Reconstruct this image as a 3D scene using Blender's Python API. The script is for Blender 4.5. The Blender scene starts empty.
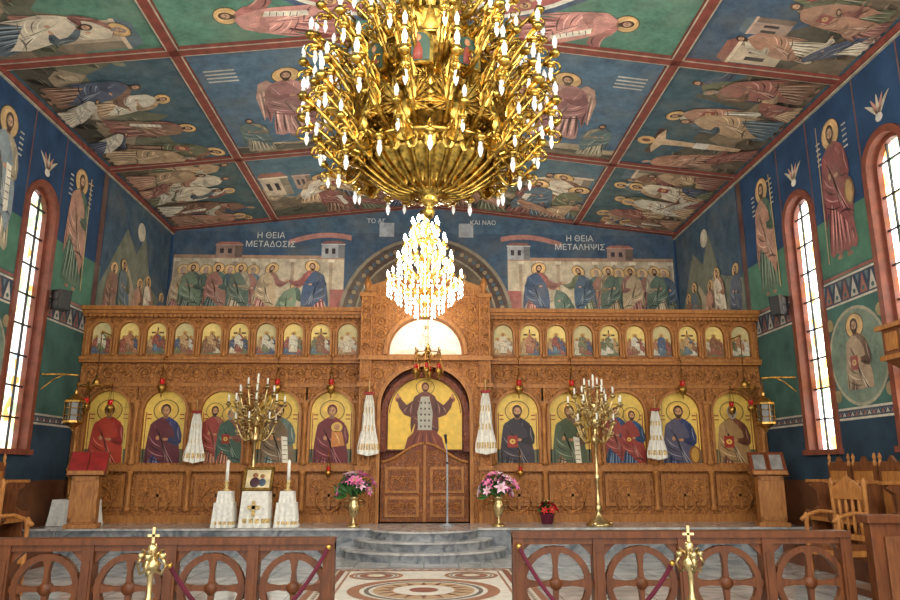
import bpy, math, random
from mathutils import Vector, Matrix
random.seed(7)
pi=math.pi
scene=bpy.context.scene
try:
    scene.view_settings.view_transform='Standard'
except Exception: pass

# ------------------------------------------------------------------ colours
def lin(c):
    o=[]
    for x in c[:3]:
        x=x/255.0
        o.append(x/12.92 if x<=0.04045 else ((x+0.055)/1.055)**2.4)
    return (o[0],o[1],o[2],1.0)
def sh(c,f): return tuple(max(0,min(255,x*f)) for x in c)
def mixc(a,b,t): return tuple(a[i]*(1-t)+b[i]*t for i in range(3))

# ------------------------------------------------------------------ materials
def newmat(name):
    m=bpy.data.materials.new(name); m.use_nodes=True
    nt=m.node_tree; b=nt.nodes['Principled BSDF']
    return m,nt,b
def simple(name,col,rough=0.5,metal=0.0,emit=0,ecol=None,var=0.12,scale=6,bump=0.0):
    m,nt,b=newmat(name)
    b.inputs['Roughness'].default_value=rough
    b.inputs['Metallic'].default_value=metal
    tc=nt.nodes.new('ShaderNodeTexCoord')
    n=nt.nodes.new('ShaderNodeTexNoise'); n.inputs['Scale'].default_value=scale; n.inputs['Detail'].default_value=3
    nt.links.new(tc.outputs['Object'],n.inputs['Vector'])
    r=nt.nodes.new('ShaderNodeValToRGB')
    r.color_ramp.elements[0].position=.3; r.color_ramp.elements[1].position=.7
    r.color_ramp.elements[0].color=lin(sh(col,1-var)); r.color_ramp.elements[1].color=lin(sh(col,1+var))
    nt.links.new(n.outputs['Fac'],r.inputs['Fac']); nt.links.new(r.outputs['Color'],b.inputs['Base Color'])
    if bump:
        bp=nt.nodes.new('ShaderNodeBump'); bp.inputs['Strength'].default_value=bump; bp.inputs['Distance'].default_value=.02
        nt.links.new(n.outputs['Fac'],bp.inputs['Height']); nt.links.new(bp.outputs['Normal'],b.inputs['Normal'])
    if emit:
        b.inputs['Emission Color'].default_value=lin(ecol or col); b.inputs['Emission Strength'].default_value=emit
    return m
def woodmat(name,c1,c2,carve=0.0,rough=0.5,cs=9):
    m,nt,b=newmat(name); b.inputs['Roughness'].default_value=rough; b.inputs['Specular IOR Level'].default_value=.3
    L=nt.links; N=nt.nodes
    tc=N.new('ShaderNodeTexCoord'); mp=N.new('ShaderNodeMapping'); mp.inputs['Scale'].default_value=(6,6,1.2)
    L.new(tc.outputs['Object'],mp.inputs['Vector'])
    n=N.new('ShaderNodeTexNoise'); n.inputs['Scale'].default_value=3; n.inputs['Detail'].default_value=6; n.inputs['Distortion'].default_value=.8
    L.new(mp.outputs['Vector'],n.inputs['Vector'])
    r=N.new('ShaderNodeValToRGB'); r.color_ramp.elements[0].position=.3; r.color_ramp.elements[1].position=.72
    r.color_ramp.elements[0].color=lin(c1); r.color_ramp.elements[1].color=lin(c2)
    L.new(n.outputs['Fac'],r.inputs['Fac'])
    if carve:
        d=N.new('ShaderNodeTexNoise'); d.inputs['Scale'].default_value=5
        L.new(tc.outputs['Object'],d.inputs['Vector'])
        ad=N.new('ShaderNodeVectorMath'); ad.operation='MULTIPLY_ADD'; ad.inputs[1].default_value=(.3,.3,.3)
        L.new(d.outputs['Color'],ad.inputs[0]); L.new(tc.outputs['Object'],ad.inputs[2])
        v=N.new('ShaderNodeTexVoronoi'); v.feature='DISTANCE_TO_EDGE'; v.inputs['Scale'].default_value=cs
        L.new(ad.outputs[0],v.inputs['Vector'])
        cr=N.new('ShaderNodeValToRGB'); cr.color_ramp.elements[0].position=.0; cr.color_ramp.elements[1].position=.14
        cr.color_ramp.elements[0].color=(.36,.3,.25,1); cr.color_ramp.elements[1].color=(1,1,1,1)
        L.new(v.outputs['Distance'],cr.inputs['Fac'])
        mx=N.new('ShaderNodeMix'); mx.data_type='RGBA'; mx.blend_type='MULTIPLY'; mx.inputs['Factor'].default_value=carve
        L.new(r.outputs['Color'],mx.inputs['A']); L.new(cr.outputs['Color'],mx.inputs['B'])
        L.new(mx.outputs['Result'],b.inputs['Base Color'])
        bp=N.new('ShaderNodeBump'); bp.inputs['Strength'].default_value=.7; bp.inputs['Distance'].default_value=.03
        L.new(v.outputs['Distance'],bp.inputs['Height']); L.new(bp.outputs['Normal'],b.inputs['Normal'])
    else:
        L.new(r.outputs['Color'],b.inputs['Base Color'])
    return m
def paintmat(name,rough=.75,lo=(.6,.6,.62),hi=(1.35,1.32,1.25),sc=3.0,sat=.8,drift=.32):
    m,nt,b=newmat(name); N=nt.nodes; L=nt.links
    b.inputs['Roughness'].default_value=rough; b.inputs['Specular IOR Level'].default_value=.25
    a=N.new('ShaderNodeAttribute'); a.attribute_name='Col'
    tc=N.new('ShaderNodeTexCoord'); n=N.new('ShaderNodeTexNoise'); n.inputs['Scale'].default_value=sc; n.inputs['Detail'].default_value=10; n.inputs['Roughness'].default_value=.78
    L.new(tc.outputs['Object'],n.inputs['Vector'])
    r=N.new('ShaderNodeValToRGB'); r.color_ramp.elements[0].position=.34; r.color_ramp.elements[1].position=.66
    r.color_ramp.elements[0].color=lo+(1,); r.color_ramp.elements[1].color=hi+(1,)
    L.new(n.outputs['Fac'],r.inputs['Fac'])
    mx=N.new('ShaderNodeMix'); mx.data_type='RGBA'; mx.blend_type='MULTIPLY'; mx.inputs['Factor'].default_value=1
    L.new(a.outputs['Color'],mx.inputs['A']); L.new(r.outputs['Color'],mx.inputs['B'])
    n2=N.new('ShaderNodeTexNoise'); n2.inputs['Scale'].default_value=1.3; n2.inputs['Detail'].default_value=6; L.new(tc.outputs['Object'],n2.inputs['Vector'])
    mx2=N.new('ShaderNodeMix'); mx2.data_type='RGBA'; mx2.blend_type='MIX'
    mr=N.new('ShaderNodeMapRange'); mr.inputs['From Min'].default_value=.45; mr.inputs['From Max'].default_value=.75; mr.inputs['To Max'].default_value=drift
    L.new(n2.outputs['Fac'],mr.inputs['Value']); L.new(mr.outputs['Result'],mx2.inputs['Factor'])
    L.new(mx.outputs['Result'],mx2.inputs['A']); mx2.inputs['B'].default_value=lin((140,132,108))
    hs=N.new('ShaderNodeHueSaturation'); hs.inputs['Saturation'].default_value=sat; L.new(mx2.outputs['Result'],hs.inputs['Color'])
    L.new(hs.outputs['Color'],b.inputs['Base Color'])
    return m
def marble(name,c1,c2,scale=2,rough=.18,tile=0):
    m,nt,b=newmat(name); N=nt.nodes; L=nt.links
    b.inputs['Roughness'].default_value=rough
    tc=N.new('ShaderNodeTexCoord'); n=N.new('ShaderNodeTexNoise'); n.inputs['Scale'].default_value=scale; n.inputs['Detail'].default_value=9; n.inputs['Distortion'].default_value=1.6
    L.new(tc.outputs['Object'],n.inputs['Vector'])
    r=N.new('ShaderNodeValToRGB'); r.color_ramp.elements[0].position=.35; r.color_ramp.elements[1].position=.62
    r.color_ramp.elements[0].color=lin(c1); r.color_ramp.elements[1].color=lin(c2)
    L.new(n.outputs['Fac'],r.inputs['Fac'])
    out=r.outputs['Color']
    if tile:
        br=N.new('ShaderNodeTexBrick'); br.offset=0; br.inputs['Scale'].default_value=1
        br.inputs['Brick Width'].default_value=tile; br.inputs['Row Height'].default_value=tile; br.inputs['Mortar Size'].default_value=.008
        br.inputs['Color1'].default_value=(1,1,1,1); br.inputs['Color2'].default_value=(.85,.85,.85,1); br.inputs['Mortar'].default_value=(.3,.3,.3,1)
        L.new(tc.outputs['Object'],br.inputs['Vector'])
        mx=N.new('ShaderNodeMix'); mx.data_type='RGBA'; mx.blend_type='MULTIPLY'; mx.inputs['Factor'].default_value=1
        L.new(out,mx.inputs['A']); L.new(br.outputs['Color'],mx.inputs['B']); out=mx.outputs['Result']
    L.new(out,b.inputs['Base Color'])
    return m

M_HONEY=woodmat('honey_wood',(142,88,42),(184,124,64))
M_CARVE=woodmat('carved_honey_wood',(146,88,40),(190,126,62),carve=.85,cs=12)
M_RAIL=woodmat('rail_wood',(82,44,22),(114,64,32),rough=.4)
M_DARK=woodmat('red_brown_wood',(96,42,20),(130,64,30),carve=.5,cs=12,rough=.4)
M_DOOR=woodmat('door_wood',(122,68,30),(158,94,44),carve=.75,cs=13,rough=.42)
M_STALL=woodmat('stall_wood',(90,50,26),(128,78,42))
M_BRASS=simple('polished_brass',(206,160,80),rough=.3,metal=1,var=.25,scale=14)
M_BRASSC=simple('chandelier_brass',(188,144,70),rough=.3,metal=1,var=.45,scale=16)
M_BRASSD=simple('aged_brass',(170,130,66),rough=.36,metal=1,var=.25,scale=20)
M_BRASSP=simple('pale_brass',(206,182,130),rough=.32,metal=1,var=.2,scale=14)
M_BULB=simple('bulb_glass',(252,250,244),rough=.2,emit=.5,ecol=(255,252,244))
M_LIT=simple('lit_bulb',(255,245,225),emit=40,ecol=(255,246,230))
M_CANDLE=simple('candle_wax',(240,236,222),rough=.5,var=.03)
M_CLOTH=simple('white_cloth',(230,226,214),rough=.85,var=.06,scale=14,bump=.3)
M_GOLDCL=simple('gold_embroidery',(196,168,110),rough=.6,metal=.2,var=.25,scale=30)
M_RED=simple('red_glass',(170,20,20),rough=.15,emit=.12,ecol=(200,20,15))
M_REDCL=simple('burgundy_velvet',(92,20,40),rough=.9)
M_CRIM=simple('crimson_book',(140,30,28),rough=.5)
M_LEAF=simple('leaf_green',(52,96,40),rough=.5,var=.3)
M_PINK=simple('lily_pink',(230,120,170),rough=.6,var=.15)
M_PINKL=simple('lily_pale',(250,200,216),rough=.6,var=.08)
M_REDFL=simple('poinsettia_red',(200,30,36),rough=.6)
M_BLACK=simple('black_metal',(24,24,26),rough=.4)
M_GREY=simple('grey_enamel',(150,154,158),rough=.35)
M_FRESCO=paintmat('fresco_paint')
M_ICON=paintmat('icon_paint',rough=.45,lo=(.8,.8,.8),hi=(1.15,1.14,1.1),sc=8,sat=1.0,drift=.1)
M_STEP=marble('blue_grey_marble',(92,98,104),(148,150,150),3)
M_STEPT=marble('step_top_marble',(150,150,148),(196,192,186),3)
M_FLOOR=marble('nave_marble',(150,152,150),(200,198,192),1.5,rough=.12,tile=.6)
M_RIBR=simple('rib_red_paint',(122,60,48),rough=.7)
M_RIBW=simple('rib_cream_paint',(170,160,140),rough=.7)
M_FRAME=simple('window_frame_redbrown',(122,64,46),rough=.5)
M_CRYST=simple('cut_crystal',(250,250,255),rough=.08,emit=4,ecol=(255,250,242))  # crystals emit by themselves, standing in for bulb light caught in them

# ------------------------------------------------------------------ mesh builder
class MB:
    def __init__(s): s.v=[];s.f=[];s.m=[];s.s=[]
    def add(s,vs,fs,mat=0,smooth=False,M=None):
        o=len(s.v)
        if M is not None: vs=[tuple(M@Vector(p)) for p in vs]
        s.v.extend(vs)
        for f in fs:
            s.f.append([i+o for i in f]); s.m.append(mat); s.s.append(smooth)
    def box(s,x0,x1,y0,y1,z0,z1,mat=0,M=None):
        vs=[(x,y,z) for x in(x0,x1) for y in(y0,y1) for z in(z0,z1)]
        s.add(vs,[(0,1,3,2),(4,6,7,5),(0,4,5,1),(2,3,7,6),(0,2,6,4),(1,5,7,3)],mat,False,M)
    def lathe(s,prof,n=16,M=None,mat=0,fl=0,amp=0,smooth=True):
        vs=[];fs=[]
        for (r,z) in prof:
            for i in range(n):
                a=2*pi*i/n; rr=r*(1+amp*math.cos(fl*a)) if fl else r
                vs.append((rr*math.cos(a),rr*math.sin(a),z))
        for j in range(len(prof)-1):
            for i in range(n):
                k=(i+1)%n; fs.append((j*n+i,j*n+k,(j+1)*n+k,(j+1)*n+i))
        fs.append(tuple(range(n-1,-1,-1))); fs.append(tuple((len(prof)-1)*n+i for i in range(n)))
        s.add(vs,fs,mat,smooth,M)
    def tube(s,pts,r,n=6,mat=0,M=None,closed=False):
        pts=[Vector(p) for p in pts]; k=len(pts); vs=[];fs=[]
        for i,p in enumerate(pts):
            a=pts[i-1] if (i>0 or closed) else p; b=pts[(i+1)%k] if (i<k-1 or closed) else p
            t=(b-a); t=t.normalized() if t.length>1e-9 else Vector((0,0,1))
            up=Vector((0,0,1)) if abs(t.z)<.95 else Vector((1,0,0))
            x=t.cross(up).normalized(); y=t.cross(x).normalized()
            rr=r[i] if isinstance(r,(list,tuple)) else r
            for j in range(n):
                q=2*pi*j/n; vs.append(tuple(p+x*math.cos(q)*rr+y*math.sin(q)*rr))
        for i in range(k if closed else k-1):
            i2=(i+1)%k
            for j in range(n):
                j2=(j+1)%n; fs.append((i*n+j,i*n+j2,i2*n+j2,i2*n+j))
        if not closed:
            fs.append(tuple(range(n))); fs.append(tuple((k-1)*n+j for j in range(n)))
        s.add(vs,fs,mat,True,M)
    def ball(s,c,r,n=8,mat=0,sc=(1,1,1),M=None):
        prof=[(max(1e-4,r*math.sin(pi*i/n)),-r*math.cos(pi*i/n)) for i in range(n+1)]
        T=Matrix.Translation(c)@Matrix.Diagonal((sc[0],sc[1],sc[2],1))
        if M is not None: T=M@T
        s.lathe(prof,n+2,T,mat)
    def prism(s,poly,d0,d1,mat=0,m=None,M=None):
        m=m or (lambda a,b,d:(a,d,b))
        n=len(poly); vs=[m(a,b,d0) for a,b in poly]+[m(a,b,d1) for a,b in poly]
        fs=[tuple(range(n)),tuple(range(2*n-1,n-1,-1))]+[(i,(i+1)%n,n+(i+1)%n,n+i) for i in range(n)]
        s.add(vs,fs,mat,False,M)
    def archplate(s,m,a0,a1,b0,b1,o0,o1,ob,osp,d0,d1,mat=0,rmat=None,n=14,hf=1.0):
        rmat=mat if rmat is None else rmat
        R=(o1-o0)/2; c=(o0+o1)/2
        arc=[(c-R*math.cos(pi*i/n),osp+R*hf*math.sin(pi*i/n)) for i in range(n+1)]
        polys=[[(a0,b0),(o0,b0),(o0,b1),(a0,b1)],[(o1,b0),(a1,b0),(a1,b1),(o1,b1)]]
        if ob>b0: polys.append([(o0,b0),(o1,b0),(o1,ob),(o0,ob)])
        for i in range(n):
            p,q=arc[i],arc[i+1]; polys.append([p,q,(q[0],b1),(p[0],b1)])
        for P in polys: s.add([m(a,b,d0) for a,b in P],[tuple(range(len(P)))],mat)
        out=[(o0,ob)]+arc+[(o1,ob)]
        for i in range(len(out)):
            p,q=out[i],out[(i+1)%len(out)]
            s.add([m(p[0],p[1],d0),m(q[0],q[1],d0),m(q[0],q[1],d1),m(p[0],p[1],d1)],[(0,1,2,3)],rmat)
        O=[(a0,b0),(a1,b0),(a1,b1),(a0,b1)]
        for i in range(4):
            p,q=O[i],O[(i+1)%4]
            s.add([m(p[0],p[1],d0),m(q[0],q[1],d0),m(q[0],q[1],d1),m(p[0],p[1],d1)],[(0,1,2,3)],mat)
    def archband(s,m,o0,o1,ob,osp,w,d0,d1,mat=0,n=14,hf=1.0):
        R=(o1-o0)/2;c=(o0+o1)/2
        inn=[(o0,ob)]+[(c-R*math.cos(pi*i/n),osp+R*hf*math.sin(pi*i/n)) for i in range(n+1)]+[(o1,ob)]
        R2=R+w; ou=[(o0-w,ob)]+[(c-R2*math.cos(pi*i/n),osp+(R*hf+w)*math.sin(pi*i/n)) for i in range(n+1)]+[(o1+w,ob)]
        for i in range(len(inn)-1):
            a,b,c2,d=inn[i],inn[i+1],ou[i+1],ou[i]
            vs=[m(p[0],p[1],d0) for p in(a,b,c2,d)]+[m(p[0],p[1],d1) for p in(a,b,c2,d)]
            s.add(vs,[(0,1,2,3),(0,1,5,4),(3,2,6,7),(0,3,7,4),(1,2,6,5)],mat)
    def obj(s,name,mats,parent=None,bevel=0):
        me=bpy.data.meshes.new(name); me.from_pydata(s.v,[],s.f)
        for mt in mats: me.materials.append(mt)
        me.polygons.foreach_set('material_index',s.m); me.polygons.foreach_set('use_smooth',s.s)
        me.update()
        ob=bpy.data.objects.new(name,me); scene.collection.objects.link(ob)
        if parent: ob.parent=parent
        if bevel:
            b=ob.modifiers.new('bevel','BEVEL'); b.width=bevel; b.segments=2; b.limit_method='ANGLE'
        return ob
def empty(name,loc=(0,0,0)):
    e=bpy.data.objects.new(name,None); scene.collection.objects.link(e); e.location=loc; e.empty_display_size=.1
    return e
def T(x,y,z,rz=0,s=1): return Matrix.Translation((x,y,z))@Matrix.Rotation(rz,4,'Z')@Matrix.Scale(s,4)

# ------------------------------------------------------------------ painter
GOLD=(206,160,78); SKIN=(184,130,90)
class Paint:
    def __init__(s,O,V,N,clip=None):
        s.O=Vector(O);s.V=Vector(V).normalized();s.N=Vector(N).normalized();s.U=s.V.cross(s.N).normalized()
        s.vs=[];s.fs=[];s.cs=[];s.clip=clip;s.X=None;s.step=.0018
    def poly(s,pts,col,l=0):
        if s.X: pts=[s.X(p) for p in pts]
        if s.clip:
            for ax,sg,lim in((0,1,s.clip[0]),(1,1,s.clip[1]),(0,-1,s.clip[2]),(1,-1,s.clip[3])):
                out=[]
                for i in range(len(pts)):
                    p,q=pts[i],pts[(i+1)%len(pts)]
                    ip=sg*(p[ax]-lim)>=0; iq=sg*(q[ax]-lim)>=0
                    if ip: out.append(p)
                    if ip!=iq:
                        t=(lim-p[ax])/(q[ax]-p[ax]); out.append((p[0]+t*(q[0]-p[0]),p[1]+t*(q[1]-p[1])))
                pts=out
                if len(pts)<3: return
        o=len(s.vs); off=.003+l*s.step
        for a,b in pts: s.vs.append(tuple(s.O+s.U*a+s.V*b+s.N*off))
        s.fs.append(list(range(o,o+len(pts)))); s.cs.append(lin(col))
    def rect(s,a0,b0,a1,b1,col,l=0): s.poly([(a0,b0),(a1,b0),(a1,b1),(a0,b1)],col,l)
    def ell(s,a,b,ra,rb,col,l=0,n=14,rot=0):
        c,d=math.cos(rot),math.sin(rot)
        s.poly([(a+ra*math.cos(2*pi*i/n)*c-rb*math.sin(2*pi*i/n)*d,b+ra*math.cos(2*pi*i/n)*d+rb*math.sin(2*pi*i/n)*c) for i in range(n)],col,l)
    def ring(s,a,b,r0,r1,col,l=0,n=48,t0=0,t1=2*pi):
        for i in range(n):
            p=t0+(t1-t0)*i/n;q=t0+(t1-t0)*(i+1)/n
            s.poly([(a+r0*math.cos(p),b+r0*math.sin(p)),(a+r1*math.cos(p),b+r1*math.sin(p)),(a+r1*math.cos(q),b+r1*math.sin(q)),(a+r0*math.cos(q),b+r0*math.sin(q))],col,l)
    def line(s,p,q,w,col,l=0):
        dx,dy=q[0]-p[0],q[1]-p[1];L=math.hypot(dx,dy) or 1;nx,ny=-dy/L*w/2,dx/L*w/2
        s.poly([(p[0]+nx,p[1]+ny),(p[0]-nx,p[1]-ny),(q[0]-nx,q[1]-ny),(q[0]+nx,q[1]+ny)],col,l)
    def fold(s,p,q,bow,w,col,l):
        dx,dy=q[0]-p[0],q[1]-p[1];L=math.hypot(dx,dy) or 1;nx,ny=-dy/L,dx/L
        up=[];dn=[]
        for i in range(6):
            t=i/5;k=math.sin(pi*t); x=p[0]+dx*t+nx*bow*k; y=p[1]+dy*t+ny*bow*k; ww=w*.5*(k*.9+.1)
            up.append((x+nx*ww,y+ny*ww)); dn.append((x-nx*ww,y-ny*ww))
        s.poly(up+dn[::-1],col,l)
    def fig(s,x,y,h,rot=0,flip=1,robe=(150,60,50),cloak=(60,80,120),l=1,bend=0,wx=1,halo=True,item=None,hair=(70,45,30),beard=True,wing=None,arms='in',skin=SKIN,hs=.8,stride=0.0,gold=None):
        c,d=math.cos(rot),math.sin(rot); gold=gold or GOLD
        def X(p):
            a,b=p
            if b<.5: a=a*(1+stride*(.5-b))+stride*.25*(.5-b)
            a=(a*wx+bend*b*b)*flip*h; b=b*h
            return (x+a*c-b*d, y+a*d+b*c)
        def XH(p): return X((p[0]*hs,.825+(p[1]-.825)*hs))
        old=s.X; s.X=X
        rnd=random.Random(int(x*1000+y*377)&0xffff)
        if wing:
            for g in(-1,1):
                s.poly([(g*.06,.76),(g*.13,.84),(g*.19,.8),(g*.215,.62),(g*.2,.28),(g*.16,.38),(g*.12,.5),(g*.08,.6)],wing,l)
                for k in range(7):
                    s.fold((g*(.10+.015*k),.76-.01*k),(g*(.12+.013*k),.5-.035*k),.01,.01,sh(wing,.65 if k%2 else 1.35),l+1)
        s.X=XH
        if halo:
            q=max(1,wx*.85)
            s.ell(0,.9,.122/q,.122,sh(gold,.4),l+1,20); s.ell(0,.9,.113/q,.113,gold,l+2,20); s.ell(-.01,.93,.07/q,.06,sh(gold,1.12),l+2.5,14)
        s.X=X
        s.ell(-.055,.015,.035,.016,sh(skin,.8),l+1,8); s.ell(.06,.01,.035,.016,sh(skin,.8),l+1,8)
        s.poly([(-.08,.80),(-.12,.765),(-.138,.70),(-.13,.6),(-.11,.48),(-.12,.36),(-.15,.2),(-.165,.06),(-.13,.03),(-.09,.055),(-.04,.025),(.01,.05),(.05,.02),(.09,.05),(.14,.03),(.165,.07),(.145,.25),(.115,.48),(.13,.6),(.138,.70),(.12,.765),(.08,.80),(.035,.83),(-.035,.83)],robe,l+3)
        for k in range(13):
            a=-.135+.0225*k+rnd.uniform(-.006,.006)
            col=mixc(sh(robe,1.25),(240,230,210),.3) if k%2 else sh(robe,.5)
            s.fold((a*1.12,.05+rnd.random()*.04),(a*.62,.36+rnd.random()*.2),rnd.uniform(-.015,.015),.013+.006*rnd.random(),col,l+4+.3*(k%2))
        for g in(-1,1):
            s.fold((g*.12,.72),(g*.1,.5),g*.01,.02,sh(robe,.6),l+4)
            s.fold((g*.05,.79),(g*.03,.52),g*.008,.012,mixc(sh(robe,1.25),(240,230,210),.3),l+4.3)
        ck=[(-.12,.77),(-.02,.83),(.05,.745),(.105,.66),(.14,.56),(.16,.44),(.165,.3),(.135,.2),(.12,.14),(.09,.2),(.05,.26),(.0,.31),(-.05,.37),(-.1,.42),(-.135,.34),(-.165,.24),(-.175,.36),(-.165,.52),(-.15,.66),(-.138,.74)]
        s.poly(ck,cloak,l+5)
        hl=mixc(sh(cloak,1.25),(240,232,214),.35)
        for k in range(9):
            t=k/8
            s.fold((-.115+.06*t,.77-.1*t),(.02+.12*t,.32+.02*math.sin(k*2.1)-.06*t),.03-.05*t,.012,hl if k%2 else sh(cloak,.48),l+6+.3*(k%2))
        for k in range(4):
            s.fold((-.14-.005*k,.62-.07*k),(-.02+.02*k,.5-.05*k),-.02,.012,sh(cloak,.5) if k%2 else hl,l+6.6)
        s.fold((-.16,.5),(-.165,.26),.01,.014,sh(cloak,.6),l+6)
        s.fold((.0,.31),(.16,.27),.02,.02,sh(cloak,.55),l+6.7)
        if arms=='in':
            s.poly([(.11,.77),(.14,.73),(.168,.63),(.165,.55),(.13,.515),(.08,.53),(.035,.56),(.025,.6),(.07,.605),(.1,.615),(.09,.68),(.085,.74)],sh(robe,.85),l+7)
            s.fold((.13,.73),(.15,.57),-.01,.012,mixc(robe,(240,230,210),.35),l+7.4); s.fold((.14,.55),(.05,.57),.01,.012,sh(robe,.5),l+7.4)
            s.ell(.015,.585,.028,.016,skin,l+8,8)
            s.ell(-.06,.6,.018,.026,skin,l+8,8)
        elif arms=='out':
            s.poly([(.09,.78),(.16,.71),(.22,.665),(.3,.69),(.305,.65),(.25,.6),(.2,.565),(.13,.6),(.1,.66)],sh(robe,.9),l+7)
            s.fold((.12,.73),(.29,.665),-.02,.012,mixc(robe,(240,230,210),.35),l+7.4); s.fold((.12,.64),(.25,.62),-.02,.014,sh(robe,.5),l+7.4)
            s.ell(.33,.675,.03,.015,skin,l+8,8)
            s.poly([(-.12,.73),(-.165,.62),(-.13,.56),(-.06,.56),(.02,.6),(.02,.64),(-.06,.635),(-.1,.66)],sh(cloak,.85),l+7); s.ell(.04,.62,.025,.015,skin,l+8,8)
        elif arms=='orans':
            for g in(-1,1):
                s.poly([(g*.08,.78),(g*.15,.7),(g*.22,.64),(g*.3,.74),(g*.34,.72),(g*.31,.6),(g*.25,.5),(g*.16,.46),(g*.1,.5)],sh(cloak,.9),l+7)
                for k in range(4): s.fold((g*(.12+.03*k),.7-.03*k),(g*(.13+.04*k),.5+.01*k),g*.01,.012,hl if k%2 else sh(cloak,.5),l+7.4)
                s.ell(g*.33,.77,.02,.04,skin,l+8,8)
        if item=='book':
            s.poly([(-.1,.5),(-.0,.5),(-.0,.63),(-.1,.63)],(150,50,34),l+9); s.ring(-.05,.565,.01,.03,gold,l+10,8)
        elif item=='scroll':
            s.poly([(.03,.62),(.09,.61),(.11,.3),(.06,.28)],(226,218,196),l+9)
            for k in range(5): s.line((.05,.57-.05*k),(.095,.57-.05*k),.006,(80,60,50),l+10)
        elif item=='staff':
            s.line((.17,.02),(.15,.98),.012,(200,170,90),l+9); s.line((.11,.93),(.19,.935),.012,(200,170,90),l+9)
        elif item=='spear':
            s.line((-.19,.0),(-.16,1.02),.01,(180,150,100),l+9); s.ell(.14,.42,.06,.1,(130,84,40),l+9); s.ell(.14,.42,.04,.08,(180,136,60),l+10)
        elif item=='child':
            s.ell(.05,.72,.055,.055,gold,l+9); s.poly([(.0,.68),(.1,.67),(.13,.52),(.0,.5)],(196,124,60),l+9); s.fold((.03,.66),(.08,.53),.01,.01,(240,200,140),l+9.5); s.ell(.05,.72,.028,.034,skin,l+10)
        s.poly([(-.018,.87),(.018,.87),(.026,.81),(-.026,.81)],sh(skin,.72),l+9)
        s.X=XH
        s.ell(0,.908,.05,.066,hair,l+10,14); s.ell(0,.896,.037,.054,sh(skin,.82),l+11,14); s.ell(.004,.9,.029,.042,mixc(skin,(240,200,150),.25),l+11.5,12)
        if beard: s.poly([(-.037,.885),(-.032,.85),(-.015,.825),(0,.818),(.015,.825),(.032,.85),(.037,.885),(.015,.868),(-.015,.868)],hair,l+12)
        for g in(-1,1):
            s.ell(g*.015,.902,.008,.005,(30,20,15),l+13,6); s.fold((g*.006,.913),(g*.026,.91),g*.003,.005,sh(hair,.8),l+13)
        s.line((0.001,.905),(.003,.878),.005,sh(skin,.5),l+13); s.line((-.01,.864),(.01,.864),.005,(130,50,40),l+13)
        s.X=old
    def house(s,a,b,w,h,col,l=1,roof=(150,84,64)):
        s.rect(a,b,a+w,b+h,col,l); s.rect(a+w*.72,b,a+w,b+h,sh(col,.72),l+1)
        s.poly([(a-.05*w,b+h),(a+w*1.05,b+h),(a+w*.85,b+h*1.22),(a+w*.15,b+h*1.22)],roof,l+1)
        s.rect(a-.03*w,b+h*.93,a+w*1.03,b+h,sh(col,1.15),l+2)
        for k in range(2):
            s.rect(a+w*(.15+.3*k),b+h*.3,a+w*(.3+.3*k),b+h*.68,(60,50,55),l+2)
    def obj(s,name,mat,parent=None):
        me=bpy.data.meshes.new(name); me.from_pydata(s.vs,[],s.fs)
        ca=me.color_attributes.new('Col','FLOAT_COLOR','CORNER')
        data=[]
        for f,c in zip(s.fs,s.cs): data.extend(c*len(f))
        ca.data.foreach_set('color',data)
        me.materials.append(mat); me.update()
        ob=bpy.data.objects.new(name,me); scene.collection.objects.link(ob)
        if parent: ob.parent=parent
        return ob

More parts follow.
